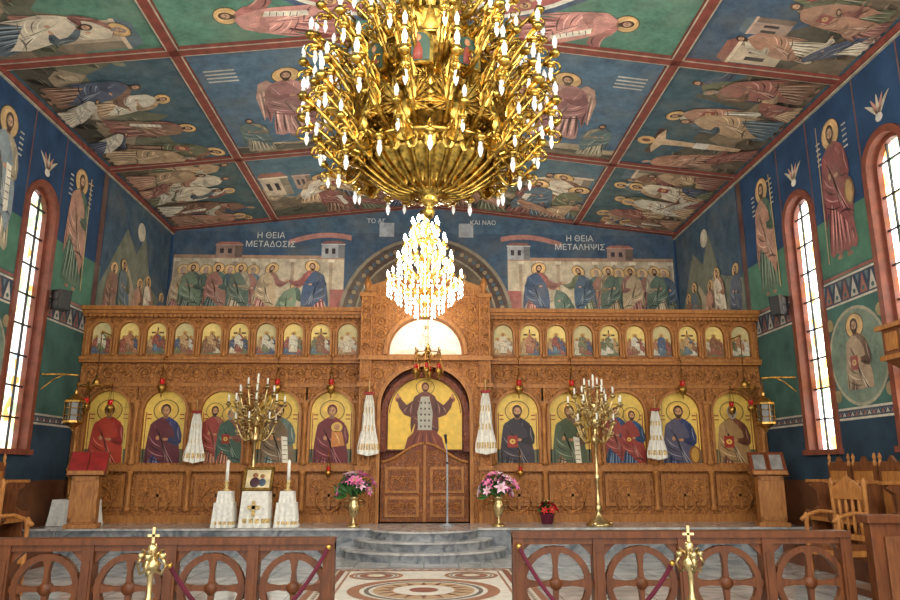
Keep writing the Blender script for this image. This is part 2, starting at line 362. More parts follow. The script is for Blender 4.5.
# ================================================================== ROOM
HW=7.75; YB=21.4; ZE=8.78; ZA=9.65; Y0=-2.0
SL=(ZA-ZE)/HW
b=MB(); b.box(-HW-.3,HW+.3,Y0,YB+.3,-.15,0); FLOOR=b.obj('floor',[M_FLOOR])
b=MB()
for s_ in(-1,1):
    X=s_*(HW+.3)
    b.add([(X,Y0,ZE-.3*SL),(0,Y0,ZA),(0,YB+.3,ZA),(X,YB+.3,ZE-.3*SL),(X,Y0,ZE+.2),(0,Y0,ZA+.2),(0,YB+.3,ZA+.2),(X,YB+.3,ZE+.2)],[(0,1,2,3),(4,5,6,7)])
CEIL=b.obj('ceiling',[simple('ceiling_blue_plaster',(66,96,112),rough=.8)])
def wallmat():
    m,nt,bs=newmat('wall_fresco_ground'); N=nt.nodes;L=nt.links
    bs.inputs['Roughness'].default_value=.8; bs.inputs['Specular IOR Level'].default_value=.25
    g=N.new('ShaderNodeNewGeometry'); sx=N.new('ShaderNodeSeparateXYZ'); L.new(g.outputs['Position'],sx.inputs[0])
    dv=N.new('ShaderNodeMath'); dv.operation='DIVIDE'; dv.inputs[1].default_value=10; L.new(sx.outputs['Z'],dv.inputs[0])
    r=N.new('ShaderNodeValToRGB'); r.color_ramp.interpolation='CONSTANT'
    stops=[(0,(104,64,38)),(.14,(44,64,78)),(.26,(70,104,94)),(.52,(80,120,98)),(.63,(44,70,100)),(.868,(40,42,60))]
    r.color_ramp.elements[0].position=0; r.color_ramp.elements[0].color=lin(stops[0][1])
    r.color_ramp.elements[1].position=stops[1][0]; r.color_ramp.elements[1].color=lin(stops[1][1])
    for p,c in stops[2:]:
        e=r.color_ramp.elements.new(p); e.color=lin(c)
    L.new(dv.outputs[0],r.inputs['Fac'])
    n=N.new('ShaderNodeTexNoise'); n.inputs['Scale'].default_value=2; n.inputs['Detail'].default_value=8; L.new(g.outputs['Position'],n.inputs['Vector'])
    r2=N.new('ShaderNodeValToRGB'); r2.color_ramp.elements[0].position=.3;r2.color_ramp.elements[1].position=.7
    r2.color_ramp.elements[0].color=(.66,.66,.7,1); r2.color_ramp.elements[1].color=(1.2,1.2,1.2,1); L.new(n.outputs['Fac'],r2.inputs['Fac'])
    mx=N.new('ShaderNodeMix'); mx.data_type='RGBA'; mx.blend_type='MULTIPLY'; mx.inputs['Factor'].default_value=1
    L.new(r.outputs['Color'],mx.inputs['A']);L.new(r2.outputs['Color'],mx.inputs['B']);L.new(mx.outputs['Result'],bs.inputs['Base Color'])
    return m
M_WALL=wallmat()
WINS=[14.1,11.15,8.2,5.2]; WH=.5; WB=2.0; WS=6.7
def glassmat(name,st):
    m,nt,bs=newmat(name); N=nt.nodes;L=nt.links
    g=N.new('ShaderNodeNewGeometry')
    v=N.new('ShaderNodeTexVoronoi'); v.inputs['Scale'].default_value=5; L.new(g.outputs['Position'],v.inputs['Vector'])
    r=N.new('ShaderNodeValToRGB'); r.color_ramp.interpolation='CONSTANT'
    cols=[(250,250,245),(245,240,225),(180,200,215),(250,228,170),(250,248,240),(220,170,100),(170,195,160)]
    for i,c in enumerate(cols):
        if i<2: e=r.color_ramp.elements[i]; e.position=[0,.3][i]
        else: e=r.color_ramp.elements.new(.3+.1*i)
        e.color=lin(c)
    sp=N.new('ShaderNodeSeparateColor'); L.new(v.outputs['Color'],sp.inputs[0]); L.new(sp.outputs[0],r.inputs['Fac'])
    bs.inputs['Roughness'].default_value=.2
    L.new(r.outputs['Color'],bs.inputs['Base Color']); L.new(r.outputs['Color'],bs.inputs['Emission Color']); bs.inputs['Emission Strength'].default_value=st
    return m
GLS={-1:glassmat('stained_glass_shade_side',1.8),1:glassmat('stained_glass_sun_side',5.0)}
WALL={}
for side,nm in((-1,'left'),(1,'right')):
    m=lambda a,bb,d,s=side:(s*(HW+d),a,bb)
    b=MB()
    edges=[YB+.3]+[ (WINS[i]+WINS[i+1])/2 for i in range(3)]+[Y0]
    b.archplate(m,edges[1],16.8,0,ZE,WINS[0]-WH,WINS[0]+WH,WB,WS,0,.3,0,1)
    b.add([m(16.8,0,0),m(YB+.3,0,0),m(YB+.3,ZE,0),m(16.8,ZE,0)],[(0,1,2,3)])
    for i in range(1,4):
        b.archplate(m,edges[i+1],edges[i],0,ZE,WINS[i]-WH,WINS[i]+WH,WB,WS,0,.3,0,1)
    WALL[side]=b.obj('wall_'+nm,[M_WALL,M_FRAME])
    for i,wy in enumerate(WINS):
        e=empty('window_%d'%(i+1+(0 if side<0 else 4)))
        b=MB()
        b.archband(m,wy-WH,wy+WH,WB,WS,.13,-.04,.0,0,16)
        b.box(*(sorted((side*(HW-.1),side*(HW+.02)))),wy-WH-.16,wy+WH+.16,WB-.1,WB,0)
        for k in range(1,9):
            z=WB+k*.6; b.box(*(sorted((side*(HW+.15),side*(HW+.19)))),wy-WH,wy+WH,z-.015,z+.015,1)
        for yy in(-.17,.17): b.box(*(sorted((side*(HW+.15),side*(HW+.19)))),wy+yy-.012,wy+yy+.012,WB,WS+.42,1)
        b.archband(m,wy-WH+.07,wy+WH-.07,WB,WS,.07,.12,.22,0,16)
        b.obj('frame',[M_FRAME,M_BLACK],e)
        b=MB(); n=16
        P=[(wy-WH,WB)]+[(wy-WH*math.cos(pi*k/n),WS+WH*math.sin(pi*k/n)) for k in range(n+1)]+[(wy+WH,WB)]
        b.prism(P,.22,.24,0,m); b.obj('stained_glass_pane',[GLS[side]],e)
b=MB(); b.box(-HW-.3,HW+.3,YB,YB+.3,0,ZE)
b.add([(-HW-.3,YB,ZE-.03),(HW+.3,YB,ZE-.03),(0,YB,ZA)],[(0,1,2)])
WALLB=b.obj('wall_back',[M_WALL])

for side,nm in((-1,'left'),(1,'right')):
    b=MB(); b.box(*(sorted((side*(HW-.07),side*HW))),Y0,YB,ZE-.15,ZE-.03,0); b.box(*(sorted((side*(HW-.05),side*HW))),Y0,YB,ZE-.19,ZE-.16,1)
    b.obj('trim_cornice_'+nm,[M_RIBR,M_RIBW])
ROWS=[7.4,12.1,16.8,21.3]; RX=4.65
b=MB()
def zc(x): return ZA-SL*abs(x)
def ribx(x,w,mat,dz):
    b.add([(x-w,Y0,zc(x-w)-dz),(x+w,Y0,zc(x+w)-dz),(x+w,YB,zc(x+w)-dz),(x-w,YB,zc(x-w)-dz)],[(0,1,2,3)],mat)
def riby(y,w,mat,dz):
    for s in(-1,1): b.add([(0,y-w,ZA-dz),(s*HW,y-w,ZE-dz),(s*HW,y+w,ZE-dz),(0,y+w,ZA-dz)],[(0,1,2,3)],mat)
RD=.075; CS=.00045
for x in(-RX,RX): ribx(x,.115,1,RD); ribx(x,.085,0,RD+.004)
for y in ROWS: riby(y,.115,1,RD); riby(y,.085,0,RD+.004)
for x in(-RX,RX):
    for g in(-1,1): 
        xx=x+g*.115; b.add([(xx,Y0,zc(xx)-RD),(xx,YB,zc(xx)-RD),(xx,YB,zc(xx)),(xx,Y0,zc(xx))],[(0,1,2,3)],0)
for y in ROWS:
    for g in(-1,1):
        for s in(-1,1): b.add([(0,y+g*.115,ZA-RD),(s*HW,y+g*.115,ZE-RD),(s*HW,y+g*.115,ZE),(0,y+g*.115,ZA)],[(0,1,2,3)],0)
b.obj('trim_ceiling_ribs',[M_RIBR,M_RIBW])

# ================================================================== CEILING FRESCOES
cl=math.hypot(1,SL)
def side_paint(side,ya,yb):
    V=Vector((-side,0,SL)).normalized()
    N=Vector((0,1,0)).cross(V)
    if N.z>0: N=-N
    O=(side*HW,ya if side<0 else yb,ZE)
    p=Paint(O,V,N,clip=(.1,.1,yb-ya-.1,(HW-RX)*cl-.1)); p.step=CS; return p
def cen_paint(side,ya,yb):
    V=Vector((0,-1,0)); U=Vector((1,0,-SL*side)) if side>0 else Vector((1,0,SL))
    N=U.cross(V).normalized()
    if N.z>0: N=-N
    O=(0,yb,ZA)
    c=(-RX*cl+.1,.1,0,yb-ya-.1) if side<0 else (0,.1,RX*cl-.1,yb-ya-.1)
    p=Paint(O,V,N,clip=c); p.step=CS; return p
EARTH=[(164,140,104),(134,116,88),(110,112,88),(176,154,118),(100,94,78)]
ROBES=[(150,84,66),(186,150,104),(110,112,80),(206,198,176),(134,92,64),(86,106,118),(178,122,86),(212,196,166),(76,88,112),(142,76,62)]
def rocks(p,w,x0,hbase,seed,lay0=1):
    r=random.Random(seed)
    for lay in range(3):
        hh=hbase*(1-.28*lay); col=sh(EARTH[(seed+lay)%5],.95-.1*lay); pts=[(x0-.1,-.1)]; k=8; prev=[]
        for i in range(k+1):
            q=(x0+w*i/k,hh*r.uniform(.6,1.15)); pts.append(q); prev.append(q)
            q2=(x0+w*(i+.5)/k,q[1]*r.uniform(.75,.98)); pts.append(q2)
        pts.append((x0+w+.2,-.1)); p.poly(pts,col,lay0+lay*1.5)
        for q in prev:
            for j in range(3):
                a=q[0]+r.uniform(-.1,.25); bb=q[1]*r.uniform(.35,.9); s=r.uniform(.12,.3)
                p.poly([(a,bb),(a+s,bb+s*.15),(a+s*.8,bb-s*.5),(a+s*.1,bb-s*.8)],sh(col,r.choice([.68,.8,1.22])),lay0+lay*1.5+.5)
                p.fold((a,bb),(a+s,bb+s*.2),.02,.03,sh(col,1.35),lay0+lay*1.5+.9)
def scene_paint(p,w,h,bg,seed,nf=5,house=True,cross=False,x0=0.0,hf=(.58,.76)):
    r=random.Random(seed)
    p.rect(x0,0,x0+w,h,bg,0)
    rocks(p,w,x0,h*.66,seed)
    if house:
        p.house(x0+w*.03,h*.42,w*.16,h*.3,(196,176,144),6); p.house(x0+w*.22,h*.5,w*.1,h*.22,(170,140,120),6,roof=(90,110,120)); p.house(x0+w*.78,h*.42,w*.18,h*.36,(180,158,130),6,roof=(90,110,120))
    if cross:
        m=x0+w*.3
        p.rect(m-.05,h*.1,m+.05,h*.97,(84,52,32),9); p.rect(m-.62,h*.76,m+.62,h*.82,(84,52,32),9)
        p.poly([(m-.6,h*.77),(m-.3,h*.8),(m+.3,h*.8),(m+.6,h*.77),(m+.14,h*.73),(m+.11,h*.5),(m+.15,h*.42),(m+.08,h*.16),(m-.08,h*.16),(m-.13,h*.42),(m-.1,h*.5),(m-.14,h*.73)],(206,170,124),10)
        p.rect(m-.14,h*.4,m+.14,h*.5,(220,214,200),11)
        p.ell(m,h*.86,.2,.2,GOLD,10); p.ell(m,h*.86,.08,.1,(120,70,45),11)
    for row in range(2):
        n=nf+1-row
        for i in range(n):
            a=x0+w*(i+.55+.3*row)/(n+.3)+r.uniform(-.1,.1); hh=h*r.uniform(*hf)*(1 if row else .92)
            if cross and abs(a-(x0+w*.3))<.45: continue
            if r.random()<.12: continue
            p.fig(a,h*(.22-.2*row)+r.uniform(0,.12),hh,flip=r.choice([-1,1]),robe=r.choice(ROBES),cloak=r.choice(ROBES),l=12+45*row+15*(i%3),
              bend=r.uniform(-.22,.22),wx=1.15,arms=r.choice(['in','out','in']),item=r.choice([None,'scroll',None,None,'book']),hair=r.choice([(60,40,28),(150,140,130),(90,60,35)]),halo=r.random()<.6,stride=r.uniform(0,.5))
    for i in range(2):
        a=x0+w*r.uniform(.15,.85); p.fig(a,h*.03,h*.36,bend=.6*r.choice([-1,1]),robe=r.choice(ROBES),cloak=r.choice(ROBES),l=104,wx=1.4,arms='out',halo=False,stride=.6)
SW=(HW-RX)*cl
DB=(60,92,106); GB=(74,126,104)
for side,nm in((-1,'left'),(1,'right')):
    e=CEIL
    cfg=[(7.4,12.1,GB if side<0 else (58,86,112),21,2,True,False),(12.1,16.8,DB,22,3,False,side>0),(16.8,21.3,(66,94,100),24,4,side>0,False)]
    for i,(ya,yb,bg,seed,nf,hs_,cr) in enumerate(cfg):
        p=side_paint(side,ya,yb); scene_paint(p,yb-ya,SW,bg,seed+(side>0)*7,nf,house=hs_,cross=cr)
        p.obj('fresco_side_%d'%i,M_FRESCO,e)
    p=cen_paint(side,12.1,16.8); H=4.7
    p.rect(-5,0,5,H,(68,104,130),0)
    for r0,r1,c in((0,1.9,(70,88,122)),(1.9,2.0,(206,200,184)),(2.0,2.2,(150,80,68)),(2.2,2.28,(206,200,184))): p.ring(0,2.5,max(r0,.01),r1,c,1)
    rocks(p,10,-5,.8,3,3)
    p.fig(side*3.1,.9,3.0,flip=-side,robe=(186,128,116),cloak=(156,96,92),wing=(176,136,116),wx=1.0,bend=.1,item=None,stride=.5,l=12,arms='out')
    p.fig(side*4.0,.2,1.8,flip=-side,robe=(150,140,112),cloak=(90,116,116),wx=1.1,l=28,halo=False)
    for k in range(4): p.line((side*4.1-.3,3.9-.13*k),(side*4.1+.3,3.9-.13*k),.05,(190,190,180),4)
    p.obj('fresco_centre_mid',M_FRESCO,e)
    p=cen_paint(side,16.8,21.3)
    scene_paint(p,RX,4.3,(70,106,122),31+side,4,house=True,x0=0 if side>0 else -RX,hf=(.5,.66))
    p.rect(-.2,.1,.2,4.4,(176,168,148),130); p.rect(-.13,.1,.13,4.4,(140,76,60),131)
    p.obj('fresco_centre_far',M_FRESCO,e)
    p=cen_paint(side,7.4,12.1)
    p.rect(-5,0,5,4.7,(74,130,108),0)
    cy=4.0; R=3.75
    for r0,r1,c in((0.01,R-.55,(96,138,158)),(R-.55,R-.45,(226,220,200)),(R-.45,R-.22,(168,72,62)),(R-.22,R-.12,(226,220,200)),(R-.12,R,(60,86,118))): p.ring(0,cy,r0,r1,c,1)
    for k in range(24):
        a=2*pi*k/24; p.fig(2.5*math.cos(a),cy+2.5*math.sin(a),1.0,rot=a-pi/2,robe=ROBES[k%10],cloak=ROBES[(k*3)%10],wx=1.2,l=3,wing=(200,176,134))
    p.fig(side*1.55,.35,2.3,rot=-side*1.3,robe=(176,96,86),cloak=(200,128,114),wx=1.1,l=20,item='scroll',stride=.5,arms='out')
    p.fig(side*3.9,1.9,2.3,rot=side*1.0,robe=(92,130,104),cloak=(196,184,160),wx=1.1,l=20,item='scroll',stride=.5)
    p.obj('fresco_centre_near',M_FRESCO,e)

# ================================================================== SIDE WALL FRESCOES
for side in(-1,1):
    e=WALL[side]
    p=Paint((side*HW,0,0),(0,0,1),(-side,0,0)); p.step=.0012
    U=lambda y: y if side<0 else -y
    segs=[(16.75,WINS[0]+WH+.14)]+[(WINS[i]-WH-.14,WINS[i+1]+WH+.14) for i in range(2)]
    for (ya,yb) in segs:
        a,c=sorted((U(ya),U(yb)))
        for zb,hh in((4.62,.5),(2.5,.22)):
            p.rect(a,zb,c,zb+hh,(196,188,168),1); p.rect(a,zb+.04,c,zb+hh-.04,(52,64,84),2)
            n=max(1,int((c-a)/(hh*.55))); w=(c-a)/n
            for k in range(n):
                x=a+k*w
                p.poly([(x+w*.08,zb+.07),(x+w*.92,zb+.07),(x+w/2,zb+hh-.07)],(184,176,160) if k%2 else (146,80,64),3)
                p.ell(x+w/2,zb+hh*.3,w*.16,w*.16,(60,96,100),4,8)
                p.poly([(x-w*.2,zb+hh-.07),(x+w*.2,zb+hh-.07),(x,zb+hh*.5)],(90,116,124),3)
        p.rect(a,5.14,c,5.2,(140,72,58),1)
        for aa in(a,c): p.rect(aa-.02,2.5,aa+.02,8.6,(110,62,56),1)
    q0,q1=sorted((U(16.6),U(16.85))); p.rect(q0,0,q1,8.6,(90,50,44),3)
    saints=[(15.55,(76,108,84),(176,120,90),'staff'),(12.62,(146,58,52) if side>0 else (180,164,130),(132,48,48) if side>0 else (132,148,154),'spear' if side>0 else 'scroll'),(9.7,(98,98,130),(170,126,84),'book')]
    for y,rb,ck,it in saints:
        p.fig(U(y),5.45,2.75,robe=rb,cloak=ck,item=it,wx=1.0,l=3,hs=.92)
        for g in(-1,1):
            for k in range(5): p.line((U(y)+g*.45-.07,7.9-.11*k),(U(y)+g*.45+.07,7.9-.11*k),.035,(176,176,168),4)
    for y in((14.1),(11.15)):
        for k in range(5): p.fold((U(y),7.5),(U(y)+(k-2)*.17,7.95-.04*abs(k-2)),.02*(k-2),.08,(196,126,104) if k%2 else (200,190,160),4)
        p.ell(U(y),7.52,.1,.08,(215,205,190),5)
    for y in(12.62,9.7):
        p.ell(U(y),3.62,.9,.9,(164,158,130),3,32); p.ell(U(y),3.62,.84,.84,(112,136,116),4,32)
        old=p.clip; p.clip=(U(y)-.7,3.02,U(y)+.7,4.5)
        p.fig(U(y),2.4,1.95,robe=(124,92,70),cloak=(168,142,108),wx=1.2,l=5,item='book',hs=1); p.clip=old
        for g in(-1,1):
            for zz in(2.95,4.3): p.ell(U(y)+g*.78,zz,.12,.12,(150,130,80),3,10)
    a,c=sorted((U(16.9),U(21.3)))
    p.clip=(a,4.3,c,8.6)
    p.rect(a,4.3,c,8.6,(50,80,102),1)
    mid=(a+c)/2
    p.poly([(a,4.3),(c,4.3),(c,6.2),(mid+.9,6.6),(mid+.3,7.9),(mid-.2,7.2),(mid-.9,7.7),(a,5.9)],(112,116,98),2)
    p.poly([(a+.4,4.3),(c-.3,4.3),(mid+.6,6.9),(mid,6.1),(mid-.6,6.7)],(160,144,112),3)
    for k in range(5): p.fig(a+.6+k*.82,4.9+.2*(k%2),1.8,robe=ROBES[(k*2)%10],cloak=ROBES[(k+4)%10],wx=1.15,l=5+14*(k%2),bend=.1*(-1)**k)
    p.ell(mid,7.9,.26,.26,(190,182,156),3)
    p.clip=None
    p.obj('painted_saints',M_FRESCO,e)

# ================================================================== BACK WALL FRESCO
e=WALLB
p=Paint((0,YB,0),(0,0,1),(0,-1,0)); p.step=.0013
p.rect(-7.7,4.5,7.7,8.72,(46,78,106),0)
p.poly([(-7.6,8.72),(7.6,8.72),(.2,9.55),(-.2,9.55)],(56,90,116),0)
p.line((-7.7,8.78),(0,9.6),.1,(120,64,52),3); p.line((7.7,8.78),(0,9.6),.1,(120,64,52),3)
for s in(-1,1):
    def rs(a,b0,c,b1,col,l): p.rect(min(s*a,s*c),b0,max(s*a,s*c),b1,col,l)
    rs(2.5,5.6,7.65,7.95,(186,170,138),1)
    rs(2.5,7.86,7.65,7.97,(164,124,92),2)
    for k in range(9):
        x=s*(2.9+.58*k); p.rect(x-.05,6,x+.05,7.86,(160,138,108),2); p.rect(x-.1,7.76,x+.1,7.86,(212,198,168),3)
    p.house(min(s*6.4,s*5.6),7.9,.8,.4,(150,120,104),3,roof=(160,90,72))
    p.house(min(s*3.2,s*2.5),7.9,.7,.45,(160,164,166),3,roof=(130,80,70))
    for k in range(8):
        t=k/8; x0=s*(2.3+1.9*t); x1=s*(2.3+1.9*(t+.125)); f=lambda t:8.1+.45*math.sin(pi*(t*.55+.3))
        p.poly([(x0,f(t)),(x1,f(t+.125)),(x1,f(t+.125)+.16),(x0,f(t)+.16)],(170,106,90),6)
    rs(1.0,8.6,1.45,9.05,(160,168,176),3)
    rs(2.2,5.9,2.9,6.9,(150,64,54),30)
    p.fig(s*3.35,5.75,2.1,flip=s,robe=(150,70,60),cloak=(58,80,112),wx=1.15,l=32,bend=.06,arms='out')
xs=[4.35,4.9,5.3,5.67,6.0,6.35,6.72,7.1,7.4]
cs=[((76,98,88),(110,134,104)),((150,86,72),(180,154,112)),((86,106,124),(146,92,76)),((180,164,130),(92,114,98)),((106,114,84),(68,92,114)),((76,112,104),(156,98,78)),((150,126,90),(84,106,92))]
for s in(-1,1):
    for i,x in enumerate(xs):
        r_,c_=cs[(i+(3 if s>0 else 0))%7]
        p.fig(s*x,5.85-(.3 if i==0 else 0)+.05*(i%2),1.85-(.15 if i==0 else 0),flip=-s,robe=r_,cloak=c_,wx=1.1,l=10+15*(i%2)+(16 if i==0 else 0),bend=.35 if i==0 else (.16 if i==1 else .05),arms='out' if i<2 else 'in',hair=(60,40,28) if i%2 else (150,146,138))
R=2.64; cz=5.93
p.ell(0,cz,R,R,(94,78,60),60,48)
for r0,r1,c in((2.1,2.16,(140,128,100)),(2.16,2.54,(78,60,50)),(2.54,R,(130,118,96))): p.ring(0,cz,r0,r1,c,61,48)
for k in range(50):
    a=pi*k/49; p.ell(2.35*math.cos(a),cz+2.35*math.sin(a),.07,.07,(140,120,84) if k%2 else (70,86,98),62,8)
for k in range(7):
    a=pi*(k+.5)/7; p.fig(1.4*math.cos(a),cz+1.0*math.sin(a)-.3,1.2,rot=0,robe=ROBES[k],cloak=ROBES[9-k],wx=1.15,l=63)
p.obj('communion_of_apostles',M_FRESCO,e)
M_TXT=simple('white_lettering',(196,200,196),rough=.8)
def text(s,x,z,size,parent):
    c=bpy.data.curves.new('lettering','FONT'); c.body=s; c.size=size; c.align_x='CENTER'; c.extrude=.003
    o=bpy.data.objects.new('lettering',c); o.location=(x,YB-.06,z); o.rotation_euler=(pi/2,0,0); c.materials.append(M_TXT)
    scene.collection.objects.link(o); o.parent=parent
text('Η ΘΕΙΑ',-4.75,8.5,.26,e); text('ΜΕΤΑΔΟΣΙΣ',-4.75,8.22,.26,e)
text('Η ΘΕΙΑ',4.75,8.5,.26,e); text('ΜΕΤΑΛΗΨΙΣ',4.75,8.22,.26,e)
text('ΤΟ ΑΓ',-1.55,9.02,.2,e); text('ΚΑΙ ΝΑΟ',1.75,9.0,.2,e)

# ================================================================== SOLEA + STEPS
SZ=.5
b=MB()
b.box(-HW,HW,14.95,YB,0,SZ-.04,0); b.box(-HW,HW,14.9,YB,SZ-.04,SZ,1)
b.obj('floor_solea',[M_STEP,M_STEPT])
b=MB()
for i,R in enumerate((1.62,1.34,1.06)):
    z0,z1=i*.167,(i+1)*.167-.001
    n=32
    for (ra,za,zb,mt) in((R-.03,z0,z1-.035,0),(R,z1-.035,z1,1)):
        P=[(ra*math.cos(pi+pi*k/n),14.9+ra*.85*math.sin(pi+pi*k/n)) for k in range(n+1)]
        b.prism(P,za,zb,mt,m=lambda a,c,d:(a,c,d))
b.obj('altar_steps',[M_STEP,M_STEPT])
p=Paint((0,0,0),(0,1,0),(0,0,1))
for (w,c,l) in((1.6,(150,104,84),1),(1.5,(214,206,190),2),(1.38,(136,84,68),3),(1.28,(218,212,200),4),(1.22,(160,120,96),5),(1.18,(222,216,204),6)): p.rect(-w,8.2+1.6-w,w,12.9-1.6+w,c,l)
def gring(a,b_,r):
    p.ring(a,b_,r*.84,r,(160,112,88),8); p.ring(a,b_,r*.72,r*.78,(110,102,96),8)
gring(0,10.6,1.05)
p.ell(0,10.6,.7,.7,(190,160,128),8,32); p.ell(0,10.6,.42,.42,(222,216,204),9,32); p.ell(0,10.6,.2,.2,(140,86,72),11,20)
for sx in(-1,1):
    for sy in(-1,1):
        gring(sx*.74,10.6+sy*1.4,.42); p.ell(sx*.74,10.6+sy*1.4,.26,.26,(146,96,78),8,24); p.ell(sx*.74,10.6+sy*1.4,.14,.14,(210,200,180),9,16)
for k in range(16):
    a=2*pi*k/16; p.poly([(.45*math.cos(a-.1),10.6+.45*math.sin(a-.1)),(.68*math.cos(a),10.6+.68*math.sin(a)),(.45*math.cos(a+.1),10.6+.45*math.sin(a+.1))],(120,74,60),10)
for k in range(30):
    y=8.35+.15*k
    for g in(-1,1): p.poly([(g*1.41,y),(g*1.48,y+.06),(g*1.41,y+.12)],(120,90,78),4)
for k in range(20):
    x=-1.45+.15*k; p.poly([(x,12.69),(x+.06,12.76),(x+.12,12.69)],(120,90,78),4)
p.obj('marble_inlay',M_ICON,FLOOR)

# ================================================================== ICONOSTASIS
ICO=empty('iconostasis')
YI=16.5
my=lambda a,bb,d:(a,YI+d,bb)
def scroll(b,cx,cz,s,flip,y,mat,r=.016):
    pts=[]
    for i in range(16):
        t=i/15; a=t*2.2*2*pi*.75; rr=s*(1-t*.85)
        pts.append((cx+flip*rr*math.cos(a),y,cz+rr*math.sin(a)))
    b.tube(pts,[r*(1-.4*i/15) for i in range(16)],5,mat)
def frieze(b,x0,x1,z0,z1,y,mat):
    h=z1-z0; n=max(1,int((x1-x0)/(h*.9))); w=(x1-x0)/n
    for i in range(n):
        cx=x0+w*(i+.5); f=1 if i%2 else -1
        scroll(b,cx,(z0+z1)/2,h*.36,f,y,mat,h*.055)
        b.ball((cx,y,(z0+z1)/2),h*.09,6,mat)
        for g in(-1,1): b.ball((cx+w*.46,y,(z0+z1)/2+g*h*.26),h*.1,5,mat,sc=(1.3,.5,.7))
body=MB()
CX=1.44; EW=HW*.998
for s in(-1,1):
    X0,X1=sorted((s*CX,s*EW))
    body.box(X0,X1,YI,YI+.12,SZ,5.1,0)
    body.box(X0,X1,YI-.14,YI,SZ,SZ+.16,1); body.box(X0,X1,YI-.1,YI,SZ+.16,SZ+.24,0)
    body.box(X0,X1,YI-.16,YI,1.58,1.64,1); body.box(X0,X1,YI-.12,YI,1.64,1.72,1)
    body.box(X0,X1,YI-.12,YI,3.42,3.5,1)
    body.box(X0,X1,YI-.16,YI,3.96,4.02,1); body.box(X0,X1,YI-.2,YI,4.02,4.08,1)
    body.box(X0,X1,YI-.2,YI,5.0,5.06,1); body.box(X0,X1,YI-.26,YI+.12,5.06,5.13,1); body.box(X0,X1,YI-.32,YI+.12,5.13,5.22,1)
    for k in range(60):
        x=X0+.05+k*(X1-X0)/60; body.box(x,x+.05,YI-.24,YI-.2,4.98,5.05,1)
    frieze(body,X0+.05,X1-.05,3.52,3.95,YI-.02,1)
IC=[2.08,3.26,4.5,5.76,7.0]
for s in(-1,1):
    for i,x in enumerate(IC):
        X=s*x; w=.47
        a0=X-.63; a1=X+.63
        if x==7.0: a0,a1=(X-.63,EW) if s>0 else (-EW,X+.63)
        if x==2.08: a0,a1=(1.44,X+.59) if s>0 else (X-.59,-1.44)
        body.archplate(my,a0,a1,1.72,3.42,X-w,X+w,1.76,2.86,-.09,0,0,0)
        body.archband(my,X-w,X+w,1.76,2.86,.05,-.12,-.08,1)
        body.archband(my,X-w-.1,X+w+.1,1.76,2.86,.025,-.105,-.08,1)
        body.box(X-.5,X+.5,YI-.05,YI,SZ+.34,1.5,1); body.box(X-.42,X+.42,YI-.075,YI-.05,SZ+.42,1.42,0)
        R=.27
        body.tube([(X+R*math.cos(2*pi*k/24),YI-.08,1.0+R*math.sin(2*pi*k/24)) for k in range(24)],.022,5,1,closed=True)
        body.box(X-.03,X+.03,YI-.1,YI-.07,.78,1.22,1); body.box(X-.16,X+.16,YI-.1,YI-.07,1.04,1.1,1)
        for gx in(-1,1):
            for gz in(-1,1): scroll(body,X+gx*.33,1.0+gz*.3,.09,gx,YI-.08,1,.014)
            scroll(body,X+gx*.45,3.22,.1,gx,YI-.1,1,.018); scroll(body,X+gx*.3,3.34,.05,-gx,YI-.1,1,.012)
    for x in(1.5,2.67,3.88,5.13,6.38,7.63):
        Mx=T(s*x,YI-.12,0)
        body.lathe([(.075,SZ+.24),(.075,SZ+.3),(.05,SZ+.34),(.05,1.5),(.075,1.55),(.075,1.6)],10,Mx,1)
        body.lathe([(.08,1.72),(.08,1.8),(.05,1.85),(.045,2.4),(.06,2.42),(.045,2.45),(.045,2.85),(.06,2.9),(.09,3.02),(.09,3.06)],10,Mx,1,fl=5,amp=.08)
        body.box(s*x-.1,s*x+.1,YI-.2,YI,3.06,3.12,1)
    for i in range(10):
        X=s*(1.79+.616*i); w=.225
        a0,a1=X-.308,X+.308
        if i==9: a0,a1=(a0,EW) if s>0 else (-EW,a1)
        if i==0: a0,a1=(1.44,a1) if s>0 else (a0,-1.44)
        body.archplate(my,a0,a1,4.08,5.0,X-w,X+w,4.16,4.66,-.08,0,0,0)
        body.archband(my,X-w,X+w,4.16,4.66,.045,-.11,-.07,1,12)
        body.lathe([(.045,4.1),(.045,4.16),(.028,4.2),(.028,4.62),(.05,4.7),(.05,4.74)],8,T(s*(1.79+.616*i+.308),YI-.1,0),1)
        if i==0: body.lathe([(.045,4.1),(.045,4.16),(.028,4.2),(.028,4.62),(.05,4.7),(.05,4.74)],8,T(s*1.5,YI-.1,0),1)
        scroll(body,X-.27,4.9,.05,1,YI-.09,1,.012); scroll(body,X+.27,4.9,.05,-1,YI-.09,1,.012)
YC=YI-.3
mc=lambda a,bb,d:(a,YC+d,bb)
body.archplate(mc,-1.3,1.3,SZ,4.05,-.98,.98,SZ,2.98,-.02,.3,0,2,20,hf=.9)
body.archband(mc,-.98,.98,SZ,2.98,.08,-.07,0,1,20,hf=.9)
body.archband(mc,-.86,.86,2.0,2.78,.12,.02,.1,2,20,hf=1.0)
body.box(-1.3,1.3,YC,YI,4.05,4.12,1)
body.box(-1.46,1.46,YC-.14,YI+.1,4.0,4.1,1)
body.archplate(mc,-1.3,1.3,4.1,5.45,-.86,.86,4.14,4.2,-.02,.25,0,1,20,hf=.95)
body.archband(mc,-.86,.86,4.14,4.2,.08,-.07,0,1,20,hf=.95)
